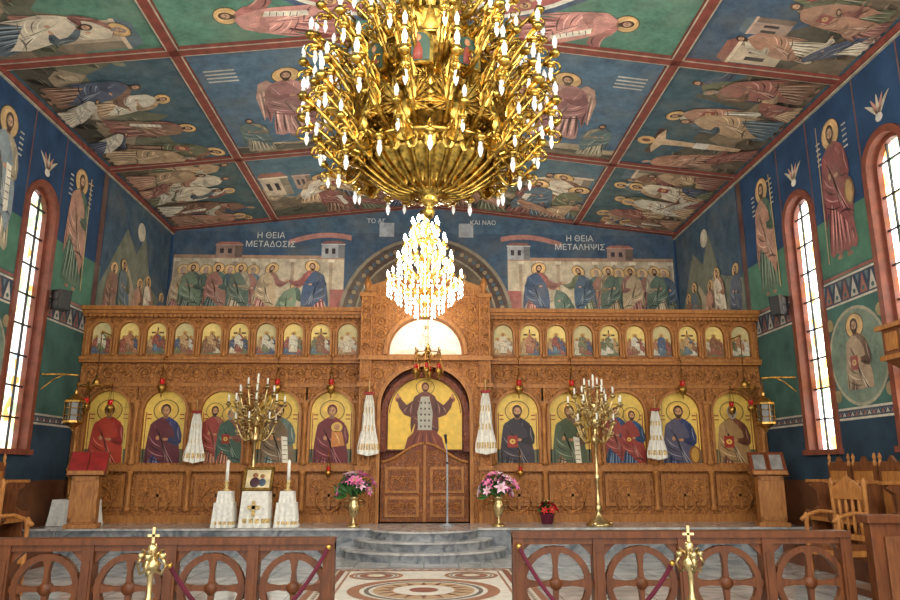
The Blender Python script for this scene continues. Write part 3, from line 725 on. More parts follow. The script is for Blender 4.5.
for s in(-1,1):
    body.box(*sorted((s*1.2,s*1.46)),YC-.1,YI,SZ,5.5,0)
    body.box(*sorted((s*1.17,s*1.49)),YC-.14,YI,SZ,SZ+.25,1)
    for g in(1.21,1.43): body.box(*sorted((s*g,s*(g+.025))),YC-.12,YC-.1,SZ+.25,5.45,1)
    for z in(1.6,3.4,4.0,5.45): body.box(*sorted((s*1.16,s*1.5)),YC-.15,YI,z,z+.09,1)
    for k in range(11): scroll(body,s*1.33,.95+.24*k+(.2 if k>1 else 0),.08,(-1)**k,YC-.11,1,.017)
    for k in range(4): scroll(body,s*1.33,4.3+.28*k,.09,(-1)**k,YC-.11,1,.018)
    for k in range(4): scroll(body,s*1.02,4.3+.3*k,.12,s,YC-.03,1,.02)
    scroll(body,s*1.05,3.7,.16,s,YC-.03,1,.022); scroll(body,s*.75,3.9,.08,-s,YC-.03,1,.016)
    body.lathe([(.06,0),(.09,.05),(.05,.1),(.1,.2),(.07,.3),(.015,.42)],10,T(s*1.33,YC,5.54),1)
P=[(-1.46,5.45)]+[(1.46*-math.cos(pi*k/16),5.5+.45*math.sin(pi*k/16)) for k in range(17)]+[(1.46,5.45)]
body.prism(P,-.02,.24,1,mc)
P2=[(-1.2,5.5)]+[(1.2*-math.cos(pi*k/16),5.5+.3*math.sin(pi*k/16)) for k in range(17)]+[(1.2,5.5)]
body.prism(P2,-.05,-.02,0,mc)
body.box(-.03,.03,YC+.02,YC+.06,5.9,6.35,0); body.box(-.13,.13,YC+.02,YC+.06,6.14,6.2,0)
body.box(-.98,.98,YI+.0,YI+.1,SZ,5.2,3)
body.obj('carved_screen',[M_CARVE,M_HONEY,M_DARK,M_DARK],ICO)
d=MB(); n=20
top=lambda x: 1.98+.2*math.cos(abs(x)/.98*pi)
for s in(-1,1):
    xs_=[.015+.945*k/n for k in range(n+1)]
    P=[(s*.015,SZ+.02),(s*.96,SZ+.02)]+[(s*x,top(x)) for x in reversed(xs_)]
    d.prism(P,.12,.18,0,mc)
    d.tube([(s*x,YC+.1,top(x)) for x in xs_],.035,6,1)
    for (za,zb) in((.62,1.05),(1.12,1.68)):
        d.box(*sorted((s*.12,s*.86)),YC+.09,YC+.12,za,zb,1); d.box(*sorted((s*.18,s*.8)),YC+.07,YC+.1,za+.06,zb-.06,0)
        for k in range(3): scroll(d,s*(.28+.21*k),(za+zb)/2,.09,(-1)**k,YC+.07,1,.018)
d.box(-.03,.03,YC+.07,YC+.13,SZ+.02,2.14,1)
d.obj('royal_doors',[M_DOOR,M_HONEY],ICO)
def archpts(x0,x1,z0,zs,n=14,hf=1):
    R=(x1-x0)/2;c=(x0+x1)/2
    return [(x0,z0)]+[(c-R*math.cos(pi*k/n),zs+R*hf*math.sin(pi*k/n)) for k in range(n+1)]+[(x1,z0)]
IGOLD=(226,190,92)
specs={ -1:[dict(robe=(120,38,44),cloak=(104,32,38),item='child',beard=False,hair=(96,34,36)),dict(robe=(104,120,110),cloak=(120,100,76),item='scroll',hair=(80,55,35)),dict(robe=(160,96,70),cloak=(70,96,80),item='book',hair=(150,140,130)),dict(robe=(62,64,106),cloak=(96,46,54),item=None,beard=False),dict(robe=(160,44,34),cloak=(172,56,40),item='staff',beard=False)],
         1:[dict(robe=(46,40,44),cloak=(58,50,56),item='book',hair=(60,36,24)),dict(robe=(120,96,70),cloak=(78,90,66),item='scroll',hair=(100,70,45)),dict(robe=(54,80,116),cloak=(150,60,50),item='book'),dict(robe=(52,60,100),cloak=(84,80,100),item='spear'),dict(robe=(124,72,50),cloak=(160,124,80),item='book',hair=(170,166,160))]}
for s in(-1,1):
    for i,x in enumerate(IC):
        p=Paint((s*x,YI-.005,1.76),(0,0,1),(0,-1,0),clip=(-.47,0,.47,1.57)); p.step=.001
        p.poly(archpts(-.47,.47,0,1.1),IGOLD,0)
        p.rect(-.47,0,.47,.3,(104,104,80),1)
        p.rect(-.44,.02,-.42,1.1,(150,66,46),1); p.rect(.42,.02,.44,1.1,(150,66,46),1)
        g2=(216,176,84)
        if i==2:
            p.fig(-.18,-.35,1.65,wx=1.05,l=2,robe=specs[s][i]['robe'],cloak=(156,70,60),hs=.95,gold=g2); p.fig(.18,-.4,1.62,wx=1.05,l=18,hs=.95,gold=g2,**specs[s][i])
        else: p.fig(0,-.66,2.0,wx=1.15,l=2,hs=1,gold=g2,**specs[s][i])
        for g in(-1,1):
            for k in range(2): p.line((g*.36-.05,1.05-.09*k),(g*.36+.05,1.05-.09*k),.025,(150,50,40),2)
        p.obj('saint_icon_panel',M_ICON,ICO)
    for i in range(10):
        X=s*(1.79+.616*i)
        p=Paint((X,YI-.005,4.16),(0,0,1),(0,-1,0),clip=(-.22,0,.22,.72)); p.step=.0008
        r=random.Random(i*3+s)
        p.poly(archpts(-.22,.22,0,.5),(234,206,126) if i%3 else (206,190,136),0)
        p.poly([(-.22,0),(.22,0),(.22,r.uniform(.15,.35)),(0,r.uniform(.2,.4)),(-.22,r.uniform(.15,.35))],r.choice([(106,120,90),(150,116,80),(86,108,120)]),1)
        if i%3==1: 
            p.rect(-.015,.1,.015,.62,(80,50,30),2); p.rect(-.14,.48,.14,.52,(80,50,30),2)
        for k in range(3):
            p.fig(-.13+.13*k,.02+.03*(k%2),.42+.08*(k==1),wx=1.2,l=3+12*(k==1),robe=r.choice(ROBES),cloak=r.choice(ROBES))
        p.obj('feast_icon_panel',M_ICON,ICO)
p=Paint((0,YC+.14,2.05),(0,0,1),(0,-1,0),clip=(-.9,0,.9,1.9)); p.step=.0012
p.poly(archpts(-.82,.82,0,.8,20,1.0),(230,188,80),0)
p.ring(0,.8,.78,.8,(130,60,44),1,24,0,pi)
p.fig(0,-.02,1.55,wx=1.2,l=2,robe=(112,60,44),cloak=(104,56,44),arms='orans',hair=(96,50,40),beard=True,hs=.95,gold=(220,180,86))
p.poly([(-.15,.42),(.15,.42),(.17,.8),(.09,1.16),(-.09,1.16),(-.17,.8)],(176,170,154),20)
for i in range(5):
    for j in range(3): p.ell(-.09+.09*j,.5+.13*i,.022,.028,(70,60,64),21,6)
p.poly([(-.45,0),(.45,0),(.38,.25),(.2,.42),(-.2,.42),(-.38,.25)],(120,58,40),22)
for k in range(6): p.fold((-.3+.12*k,.02),(-.15+.06*k,.38),.01,.03,(160,96,64) if k%2 else (80,36,28),23)
for g in(-1,1): p.ell(g*.6,1.1,.07,.07,(150,80,56),3)
p.obj('central_icon_panel',M_ICON,ICO)
bb=MB(); bb.prism(archpts(-.9,.9,0,.82,20,1.0),0,.05,0,lambda a,z,d:(a,YC+.15+d,2.02+z)); bb.obj('central_icon_backing',[M_DARK],ICO)
p=Paint((0,YC+.2,4.16),(0,0,1),(0,-1,0),clip=(-.84,0,.84,.9)); p.step=.001
p.poly(archpts(-.82,.82,0,.05,20,.95),(250,240,216),0)  # glare on the lunette is put into the pale cream paint
p.poly([(-.8,0),(.8,0),(.6,.1),(0,.16),(-.6,.1)],(230,214,186),1)
p.fig(0,.02,.7,wx=1.2,l=2,robe=(246,238,220),cloak=(234,218,192),gold=(244,224,170))
p.obj('lunette_icon_panel',M_ICON,ICO)
bb=MB(); bb.box(-1.2,1.2,YC+.21,YC+.27,4.1,5.4,0); bb.obj('lunette_backing',[M_HONEY],ICO)

# ================================================================== GREAT BRASS CHANDELIER
def bulb(b,x,y,z,M,s=1,down=False,mat=2):
    sg=-1 if down else 1
    Mt=M@Matrix.Translation((x,y,z))@Matrix.Diagonal((s,s,sg*s,1))
    b.lathe([(.02,-.04),(.05,-.015),(.06,.01),(.035,.02),(.03,.03),(.026,.05)],8,Mt,0)
    b.lathe([(.02,.03),(.02,.085)],6,Mt,1)
    b.lathe([(.014,.085),(.027,.11),(.024,.15),(.005,.2)],7,Mt,mat)
def spiral(b,M,cx,cz,s,a0,turn,r,f=1):
    b.tube([(cx+f*s*(1-.8*t)*math.cos(a0+turn*t),0,cz+s*(1-.8*t)*math.sin(a0+turn*t)) for t in [i/11 for i in range(12)]],[r*(1-.4*i/11) for i in range(12)],5,0,M)
def leaf(b,M,w,h,curve,mat=0):
    vs=[];n=6
    for i in range(n+1):
        t=i/n; ww=w*math.sin(pi*(.15+.85*t)*.98)*(1 if i%2 else .8); y=curve*t*t
        vs+=[(y,-ww/2,h*t),(y+.02,0,h*t),(y,ww/2,h*t)]
    fs=[]
    for i in range(n):
        o=i*3; fs+=[(o,o+1,o+4,o+3),(o+1,o+2,o+5,o+4)]
    b.add(vs,fs,mat,True,M)
def arm(b,M,r0,r1,z0,z1,s=1,curl=True,down=False,bmat=2):
    pts=[]
    for i in range(13):
        t=i/12; pts.append((r0+(r1-r0)*t,0,z0+(z1-z0)*t-math.sin(t*pi)*.16*s-math.sin(t*2*pi)*.05*s))
    b.tube(pts,[.024*s*(1.2-.4*t/12) for t in range(13)],6,0,M)
    if curl:
        spiral(b,M,r0+(r1-r0)*.62,(z0+z1)/2+.0,.13*s,-pi/2,9,.018*s)
        spiral(b,M,r0+(r1-r0)*.3,(z0+z1)/2-.12*s,.1*s,pi/2,-8,.016*s)
        spiral(b,M,r1-.02,z1-.16*s,.08*s,pi/2,-8,.014*s)
        leaf(b,M@Matrix.Translation((r0+(r1-r0)*.55,0,(z0+z1)/2-.12*s)),.09*s,.2*s,.1*s)
        leaf(b,M@Matrix.Translation((r1-.12*s,0,z1-.12*s)),.08*s,.15*s,.12*s)
    bulb(b,r1,0,z1+.01,M,s,False,bmat)
    if down: bulb(b,r1-.06,0,z1-.12,M,s*.9,True,bmat)
def eagle(b,M,s=1):
    b.ball((0,0,.0),.09*s,8,0,(.6,.8,1.5),M)
    for g in(-1,1):
        b.tube([(0,g*.02*s,.1*s),(0,g*.05*s,.19*s),(0,g*.09*s,.23*s),(0,g*.14*s,.21*s)],[.035*s,.028*s,.03*s,.008*s],6,0,M)
        for k in range(8):
            a=1.35-.36*k; L=(.36-.012*k*k*.5)*s; q=Vector((0,g*math.cos(a),math.sin(a))); o=Vector((.01+.004*k,g*.06*s,.06*s))
            pn=Vector((0,-g*math.sin(a),math.cos(a)))
            w=.035*s; P=[o-pn*w*.4,o+q*L*.6-pn*w,o+q*L,o+q*L*.6+pn*w,o+pn*w*.4]
            b.add([tuple(v) for v in P],[(0,1,2,3,4)],0,False,M)
            b.tube([tuple(o+Vector((.012,0,0))),tuple(o+q*L*.95+Vector((.012,0,0)))],.007*s,4,0,M)
        b.tube([(0,g*.03*s,-.12*s),(.03,g*.06*s,-.2*s),(.05,g*.09*s,-.24*s)],.014*s,5,0,M)
    b.add([(0,-.03*s,-.1*s),(0,.03*s,-.1*s),(0,.09*s,-.3*s),(0,0,-.34*s),(0,-.09*s,-.3*s)],[(0,1,2,3,4)],0,False,M)
    b.ball((0,0,.32*s),.05*s,6,0,(1,1,.9),M); b.box(-.005,.005,-.01*s,.01*s,.34*s,.43*s,0,M); b.box(-.005,.005,-.035*s,.035*s,.38*s,.4*s,0,M)
CHX,CHY=.03,7.9
CH=empty('grand_brass_chandelier',(0,0,0))
b=MB(); C0=T(CHX,CHY,0)
b.lathe([(.005,4.42),(.05,4.47),(.07,4.53),(.04,4.58),(.09,4.62),(.11,4.66),(.09,4.7),(.2,4.73),(.22,4.76),(.2,4.78)],16,C0)
b.lathe([(.18,4.74),(.34,4.78),(.5,4.86),(.64,4.97),(.7,5.04),(.74,5.07),(.72,5.1),(.6,5.12),(.3,5.14)],96,C0,0,fl=24,amp=.06)
b.lathe([(.3,5.1),(.42,5.18),(.46,5.34),(.6,5.46),(.66,5.52),(.55,5.58),(.5,5.78),(.62,5.84),(.66,5.92),(.6,5.96)],48,C0,0,fl=16,amp=.04)
b.lathe([(.56,5.92),(.58,6.34),(.68,6.4),(.66,6.46),(.4,6.52),(.35,6.74),(.5,6.82),(.46,6.9),(.25,7.0),(.2,7.4),(.34,7.5),(.3,7.58),(.1,7.7),(.05,8.1),(.08,8.2),(.04,8.4),(.03,9.45),(.15,9.5),(.2,9.62)],32,C0,0)
for k in range(24):
    M=C0@Matrix.Rotation(2*pi*k/24,4,'Z')
    b.tube([(.22,0,4.72),(.36,0,4.74),(.52,0,4.82),(.68,0,4.94),(.84,0,5.08),(.98,0,5.14),(1.05,0,5.08)],[.02,.022,.024,.024,.022,.02,.014],5,0,M)
    leaf(b,M@Matrix.Translation((.76,0,4.98)),.17,.26,.14)
    leaf(b,M@Matrix.Translation((.38,0,4.74)),.09,.16,.16)
    if k%2==0: bulb(b,1.05,0,5.02,M,1.1,True)
    else: spiral(b,M,1.02,5.05,.1,pi/2,-8,.015)
for k in range(12):
    M=C0@Matrix.Rotation(2*pi*(k+.5)/12,4,'Z')
    eagle(b,M@Matrix.Translation((1.0,0,5.3)),1.05)
    eagle(b,M@Matrix.Rotation(pi/12,4,'Z')@Matrix.Translation((.78,0,5.74)),.75)
    b.tube([(.4,0,5.15),(.7,0,5.1),(.96,0,5.2)],.03,6,0,M)
    spiral(b,M,.75,5.4,.16,0,9,.02); spiral(b,M,.85,6.6,.14,0,9,.018)
for (n,r0,r1,z0,z1,s,ph,dn) in((18,.6,1.5,5.32,5.66,1.2,0,True),(16,.6,1.36,5.55,5.98,1.1,.5,True),(16,.62,1.5,5.95,6.3,1.15,.25,True),(16,.62,1.16,6.1,6.45,1,.5,False),(14,.5,1.38,6.55,6.75,1.1,0,True),(12,.4,1.05,6.9,7.1,1.05,.5,False),(10,.25,.85,7.3,7.5,.95,0,False),(12,.85,1.32,5.1,5.22,.95,.5,True)):
    for k in range(n):
        arm(b,C0@Matrix.Rotation(2*pi*(k+ph)/n,4,'Z'),r0,r1,z0,z1,s,True,dn)
for k in range(16):
    M=C0@Matrix.Rotation(2*pi*k/16,4,'Z')
    leaf(b,M@Matrix.Translation((.6,0,5.45)),.2,.34,.16); leaf(b,M@Matrix.Translation((.6,0,6.36)),.18,.32,.2); leaf(b,M@Matrix.Translation((.4,0,6.86)),.14,.3,.16)
for k in range(10):
    M=C0@Matrix.Rotation(2*pi*(k+.25)/10,4,'Z')
    mm=lambda a,z,d_:(d_,a,5.9+z)
    b.prism([(-.17,0)]+[(-.17*math.cos(pi*i/8),.24+.17*math.sin(pi*i/8)) for i in range(9)]+[(.17,0)],.84,.88,0,m=mm,M=M)
    b.prism([(-.13,.03)]+[(-.13*math.cos(pi*i/8),.24+.13*math.sin(pi*i/8)) for i in range(9)]+[(.13,.03)],.88,.888,3,m=mm,M=M)
    b.lathe([(.07,5.94),(.07,6.04),(.055,6.14),(.015,6.17)],6,M@Matrix.Translation((.88,0,0))@Matrix.Diagonal((.2,1,1,1)),4)
    b.ball((.89,0,6.2),.04,6,5,(.3,1,1.1),M=M)
for k in range(60):
    a=2*pi*k/60; b.ball((CHX+.8*math.cos(a),CHY+.8*math.sin(a),5.08),.026,5,0)
for rr,z in((.96,5.1),(.74,5.56),(.74,6.38)):
    b.tube([(CHX+rr*math.cos(2*pi*k/48),CHY+rr*math.sin(2*pi*k/48),z) for k in range(48)],.026,6,0,closed=True)
b.obj('brass_body',[M_BRASSC,M_CANDLE,M_BULB,simple('medallion_green',(60,84,70)),simple('medallion_robe',(150,70,56)),simple('medallion_skin',SKIN)],CH)

# ================================================================== CRYSTAL CHANDELIER
CC=empty('crystal_chandelier')
b=MB(); cx,cy=-.02,12.8; C1=T(cx,cy,0)
b.lathe([(.02,4.25),(.06,4.32),(.03,4.4),(.1,4.5),(.16,4.6),(.06,4.7),(.05,5.0),(.12,5.1),(.05,5.2),(.05,5.6),(.1,5.7),(.04,5.8),(.03,6.2),(.12,6.3),(.02,6.36),(.015,9.5),(.1,9.55),(.1,9.63)],12,C1,0)
for (n,r1,z1,s) in((14,.68,4.95,.9),(12,.5,5.3,1.0),(10,.38,5.62,1.1),(8,.24,5.95,1.1)):
    for k in range(n): arm(b,C1@Matrix.Rotation(2*pi*(k+.3)/n,4,'Z'),.04,r1,z1-.12,z1,s,False,False,3)
def crystals(r,z,n,L):
    for k in range(n):
        a=2*pi*k/n; x,y=cx+r*math.cos(a),cy+r*math.sin(a)
        for j in range(int(L/.09)):
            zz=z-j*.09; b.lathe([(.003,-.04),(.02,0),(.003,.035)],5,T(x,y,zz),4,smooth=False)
for r,z,n,L in((.68,4.9,30,.3),(.5,4.75,24,.3),(.34,4.6,18,.3),(.5,5.28,24,.28),(.36,5.6,18,.28),(.24,5.95,14,.25),(.18,4.4,8,.2)): crystals(r,z,n,L)
for k in range(12):
    a=2*pi*k/12
    for t in range(9):
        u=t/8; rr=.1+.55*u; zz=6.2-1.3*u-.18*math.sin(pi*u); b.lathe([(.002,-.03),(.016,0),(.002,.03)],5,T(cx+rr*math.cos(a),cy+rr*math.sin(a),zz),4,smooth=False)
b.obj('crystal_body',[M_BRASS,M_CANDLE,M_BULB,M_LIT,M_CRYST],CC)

# ================================================================== HANGING LAMPS
def lampada(name,x,y,ztop,z,s=1,red=True,n=1):
    e=empty(name); b=MB()
    if n==1: pos=[(0,0)]
    else: pos=[(.26*s*math.cos(2*pi*k/n+.4),.26*s*math.sin(2*pi*k/n+.4)) for k in range(n)]
    if n>1:
        b.lathe([(.02,.3),(.08,.34),(.04,.42),(.01,.5)],10,T(x,y,z,0,s),0)
        for (px,py) in pos: b.tube([(x,y,z+.36*s),(x+px*.6,y+py*.6,z+.22*s),(x+px,y+py,z+.3*s)],.012*s,5,0)
        b.tube([(x+.26*s*math.cos(2*pi*k/16),y+.26*s*math.sin(2*pi*k/16),z+.3*s) for k in range(16)],.01*s,5,0,closed=True)
    for (px,py) in pos:
        X,Y=x+px,y+py; zz=z-(.12*s if n>1 else 0); q=.8 if n>1 else 1
        b.lathe([(.005,-.14),(.02,-.1),(.015,-.07),(.06,-.02),(.085,.04),(.09,.08),(.07,.1),(.075,.12)],12,T(X,Y,zz,0,s*q),0)
        b.lathe([(.03,.1),(.045,.13),(.05,.19),(.055,.23)],10,T(X,Y,zz,0,s*q),1 if red else 2)
        ct=zz+.5*s
        for k in range(3):
            a=2*pi*k/3; b.tube([(X+.085*s*q*math.cos(a),Y+.085*s*q*math.sin(a),zz+.07*s),(X,Y,ct)],.006,4,0)
        b.ball((X,Y,ct),.022*s,6,0)
        if n==1: b.tube([(X,Y,ct),(X,Y,ztop)],.008,4,0)
    if n>1: b.tube([(x,y,z+.48*s),(x,y,ztop)],.009,4,0)
    b.tube([(x,y,ztop),(x,y+.06,ztop+.05),(x,YI-.2 if y>15.5 and ztop<5 else y,ztop+.05)],.014,5,0)
    b.obj('lamp_body',[M_BRASSD,M_RED,M_CANDLE],e)
for s in(-1,1):
    for x in(2.08,3.26,5.76): lampada('hanging_oil_lamp',s*x,YI-.42,4.0,3.3,1.1)
    lampada('hanging_oil_lamp_cluster',s*7.05,YI-.7,4.5,3.0,1.2,True,3)
    lampada('hanging_oil_lamp',s*2.08,YI-.36,1.95,1.5,.8)
lampada('hanging_oil_lamp_cluster',.05,15.6,8.9,3.75,1.1,True,6)

# ================================================================== EMBROIDERED HANGINGS
def hanging(x,y,zt,zb):
    e=empty('embroidered_hanging'); b=MB(); n=24; rows=10
    vs=[]
    for j in range(rows+1):
        t=j/rows; w=.07+.15*min(1,t*1.15)+.015*math.sin(t*9); z=zt+(zb-zt)*t
        for i in range(n+1):
            u=i/n*2-1; vs.append((x+u*w,y+.03*math.cos(u*pi*4),z+(.05*abs(u) if j==rows else 0)))
    for j in range(rows):
        for i in range(n):
            o=j*(n+1)+i; b.add([vs[o],vs[o+1],vs[o+n+2],vs[o+n+1]],[(0,1,2,3)],1 if (j in(2,5) and i%6<2) or (j==8 and i%3) else 0,True)
    b.ball((x,y,zt+.03),.045,8,2,(1.4,.6,.9)); 
    for g in(-1,1): b.ball((x+g*.07,y-.01,zt+.04),.04,6,2,(1.2,.5,.8))
    b.tube([(x,y,zt+.03),(x,y,zt+.3)],.01,5,1); b.tube([(x,y,zt+.3),(x,YI-.24,zt+.3)],.01,5,1)
    b.obj('pleated_cloth',[M_CLOTH,M_GOLDCL,M_CRIM],e)
hanging(-1.22,YI-.6,3.2,1.9); hanging(1.32,YI-.6,3.25,1.93)
hanging(-4.95,YI-.45,2.8,1.75); hanging(5.1,YI-.45,2.88,1.82)

# ================================================================== STANDING CANDELABRA
def candelabrum(x,y,z0,H):
    e=empty('standing_candelabrum'); b=MB(); C=T(x,y,z0)
    b.lathe([(.27,0),(.27,.04),(.2,.08),(.18,.12),(.08,.18),(.05,.3),(.09,.36),(.04,.42),(.035,.9),(.075,.96),(.035,1.02),(.03,H-1.3),(.07,H-1.25),(.12,H-1.2),(.06,H-1.12),(.03,H-1.05),(.03,H-.55),(.09,H-.45),(.03,H-.4)],16,C)
    for k in range(3):
        a=2*pi*k/3; b.ball((.25*math.cos(a),.25*math.sin(a),.05),.05,6,0,M=C)
    b.ball((0,0,H-.8),.13,12,0,(1,1,1.2),M=C)
    tiers=((8,.58,H-.62,H-.48,.0),(6,.4,H-.8,H-.28,.5),(4,.2,H-.5,H-.1,0),(6,.42,H-1.1,H-.85,.2))
    for (n,r,za,zb,ph) in tiers:
        for k in range(n):
            M=C@Matrix.Rotation(2*pi*(k+ph)/n+.2,4,'Z')
            pts=[(.03+ (r-.03)*t,0,za+(zb-za)*t**2-.18*math.sin(pi*t)) for t in [i/10 for i in range(11)]]
            b.tube(pts,.019,6,0,M)
            spiral(b,M,r*.55,(za+zb)/2-.02,.08,-1.5,8,.013); spiral(b,M,r*.85,(za+zb)/2-.1,.07,1.5,-8,.012)
            leaf(b,M@Matrix.Translation((r*.5,0,za-.1)),.1,.16,.06)
            b.lathe([(.015,-.05),(.03,-.03),(.06,0),(.065,.02),(.025,.02),(.028,.06)],10,M@Matrix.Translation((r,0,zb)),0)
            b.lathe([(.02,.05),(.02,.2)],8,M@Matrix.Translation((r,0,zb)),1)
    b.lathe([(.022,0),(.022,.28),(.004,.3)],8,C@Matrix.Translation((0,0,H-.1)),1)
    b.obj('candelabrum_body',[M_BRASSP,M_CANDLE],e)
candelabrum(-3.6,15.75,SZ,2.95)
candelabrum(3.56,15.3,SZ,2.9)

# ================================================================== FLOWERS
def petal(b,M,L,w,mat):
    vs=[];n=5
    for i in range(n+1):
        t=i/n; ww=w*math.sin(pi*min(.97,.08+t*.9)); z=L*(.5*t+.15*math.sin(pi*t)); xx=L*t*.9
        vs+=[(xx,-ww/2,z-.15*L*t*t),(xx,0,z-.02-.15*L*t*t),(xx,ww/2,z-.15*L*t*t)]
    fs=[]
    for i in range(n):
        o=i*3; fs+=[(o,o+1,o+4,o+3),(o+1,o+2,o+5,o+4)]
    b.add(vs,fs,mat,True,M)
def lily(b,pos,dirv,s,mat):
    q=Vector((0,0,1)).rotation_difference(Vector(dirv)).to_matrix().to_4x4()
    M=Matrix.Translation(pos)@q
    for k in range(6): petal(b,M@Matrix.Rotation(2*pi*k/6,4,'Z'),s,s*.42,mat)
    for k in range(3): b.tube([(0,0,0),(.02*math.cos(k*2.1),.02*math.sin(k*2.1),s*.7)],.004,4,4,M)
def bouquet(name,x,y,z,seed):
    e=empty(name); b=MB(); r=random.Random(seed)
    C=T(x,y,z)
    b.lathe([(.13,0),(.14,.02),(.1,.05),(.035,.1),(.05,.13),(.03,.16),(.08,.24),(.125,.36),(.12,.44),(.08,.5),(.09,.54),(.13,.58),(.125,.585)],20,C,0,fl=10,amp=.03)
    for g in(-1,1): b.tube([(g*.12,0,.4),(g*.19,0,.42),(g*.19,0,.5),(g*.1,0,.52)],.014,6,0,C)
    for k in range(60):
        th=r.uniform(0,2*pi); ph=r.uniform(0,1.4); R=r.uniform(.26,.46)
        dv=Vector((math.sin(ph)*math.cos(th),math.sin(ph)*math.sin(th),math.cos(ph)))
        pp=Vector((x,y,z+.62))+Vector((dv.x*R*.95,dv.y*R*.9,dv.z*R*.9))
        if k%2==0:
            b.tube([(x,y,z+.55),tuple((Vector((x,y,z+.58))+pp)/2+Vector((0,0,.03))),tuple(pp)],.006,4,1)
            lily(b,tuple(pp),tuple(dv),r.uniform(.12,.17),2 if r.random()<.55 else 3)
        q=Vector((1,0,0)).rotation_difference(dv).to_matrix().to_4x4()
        petal(b,Matrix.Translation(Vector((x,y,z+.58))+dv*R*.45)@q,.3,.09,1)
    b.obj('vase_and_flowers',[M_BRASSP,M_LEAF,M_PINK,M_PINKL,M_GOLDCL],e)
bouquet('lily_bouquet_vase',-1.42,15.2,SZ,1); bouquet('lily_bouquet_vase',1.5,15.2,SZ,2)
e=empty('potted_red_flowers'); b=MB(); C=T(2.6,15.9,SZ)
b.lathe([(.1,0),(.12,.02),(.15,.18),(.165,.2),(.15,.22)],16,C,0)
r=random.Random(5)
for k in range(34):
    th=r.uniform(0,2*pi);ph=r.uniform(0,1.3);dv=Vector((math.sin(ph)*math.cos(th),math.sin(ph)*math.sin(th),math.cos(ph)))
    pp=Vector((2.6,15.9,SZ+.22))+dv*.2
    if k%2: lily(b,tuple(pp),tuple(dv),.1,1)
    else: petal(b,Matrix.Translation(Vector((2.6,15.9,SZ+.2)))@Vector((1,0,0)).rotation_difference(dv).to_matrix().to_4x4(),.3,.12,2)
b.obj('pot_and_blooms',[M_REDCL,M_REDFL,M_LEAF,M_PINK,M_GOLDCL],e)

e=empty('microphone_stand'); b=MB(); x,y=.47,15.45
b.lathe([(.15,0),(.15,.02),(.03,.04),(.018,.06)],16,T(x,y,SZ),1); b.tube([(x,y,SZ+.04),(x,y,1.75)],.02,8,1); b.tube([(x,y,1.75),(x-.02,y,2.15)],.014,6,1)
b.tube([(x-.02,y,2.15),(x-.04,y-.03,2.3)],[.022,.028],8,0); b.ball((x-.04,y-.03,2.31),.036,8,0); b.ball((x,y,1.75),.028,6,0)
b.obj('mic_and_stand',[M_BLACK,M_GREY],e)

# ================================================================== ICON TABLE + CANDLE STANDS
def drape(b,x,y,z0,z1,w,dp,mat=0,band=1,amp=.02):
    n=64; rows=8; vs=[]
    for j in range(rows+1):
        t=j/rows; z=z1-(z1-z0)*t
        for i in range(n):
            a=2*pi*i/n; cs_,sn=math.cos(a),math.sin(a); k=max(abs(cs_),abs(sn))
            f=1+t*.14+amp*4*t*math.sin(a*12)
            rx=cs_/k*.92+cs_*.08; ry=sn/k*.92+sn*.08
            vs.append((x+rx*w/2*f,y+ry*dp/2*f,z))
    for j in range(rows):
        for i in range(n):
            k=(i+1)%n; b.add([vs[j*n+i],vs[j*n+k],vs[(j+1)*n+k],vs[(j+1)*n+i]],[(0,1,2,3)],band if (j==rows-2 and i%4) else mat,True)
    b.add([vs[i] for i in range(n)],[tuple(range(n))],mat)
for x in(-3.98,-2.75):
    e=empty('draped_candle_stand'); b=MB()
    drape(b,x,15.2,SZ+.005,.98,.38,.34,amp=.03); drape(b,x,15.2,.9,1.2,.27,.26,0,1,.03)
    b.lathe([(.07,1.2),(.08,1.22),(.03,1.26),(.05,1.32),(.03,1.36),(.06,1.4)],12,T(x,15.2,0),1)
    b.lathe([(.034,1.38),(.034,1.78),(.006,1.82)],10,T(x,15.2,0),2)
    b.obj('cloth_and_candle',[M_CLOTH,M_GOLDCL,M_CANDLE],e)
e=empty('icon_stand'); b=MB(); x=-3.36; yy=15.2
drape(b,x,yy,SZ+.005,1.2,.52,.4)
b.box(x-.035,x+.035,yy-.27,yy-.25,.72,1.02,1); b.box(x-.12,x+.12,yy-.27,yy-.25,.86,.93,1)
Mi=Matrix.Translation((x,yy-.05,1.2))@Matrix.Rotation(math.radians(-24),4,'X')
b.box(-.3,.3,-.02,.02,0,.5,2,Mi); b.box(-.24,.24,-.03,-.02,.06,.44,3,Mi); b.box(-.3,-.25,-.04,.02,0,.5,4,Mi); b.box(.25,.3,-.04,.02,0,.5,4,Mi); b.box(-.3,.3,-.04,.02,0,.05,4,Mi); b.box(-.3,.3,-.04,.02,.45,.5,4,Mi)
b.ball((-.06,-.035,.32),.055,8,5,(1,.15,1),Mi); b.ball((.08,-.035,.3),.045,8,5,(1,.15,1),Mi); b.ball((-.06,-.035,.17),.09,8,6,(1.1,.1,1.2),Mi); b.ball((.09,-.035,.17),.07,8,7,(1,.12,1.2),Mi)
b.obj('cloth_and_icon',[M_CLOTH,M_GOLDCL,M_DARK,simple('icon_gilt',(216,196,150)),M_BRASSD,simple('icon_face',(150,100,66)),simple('icon_robe_dark',(70,36,44)),simple('icon_robe_blue',(70,84,104))],e)
e=empty('side_table'); b=MB(); drape(b,-7.2,15.85,SZ+.005,1.02,.8,.5); b.lathe([(.05,1.02),(.09,1.06),(.03,1.12),(.03,1.4),(.06,1.45)],10,T(-7.35,15.85,0),2); b.box(-7.15,-6.98,15.75,15.9,1.02,1.08,3)
b.obj('cloth_top',[M_CLOTH,M_CLOTH,M_BRASS,M_CRIM],e)

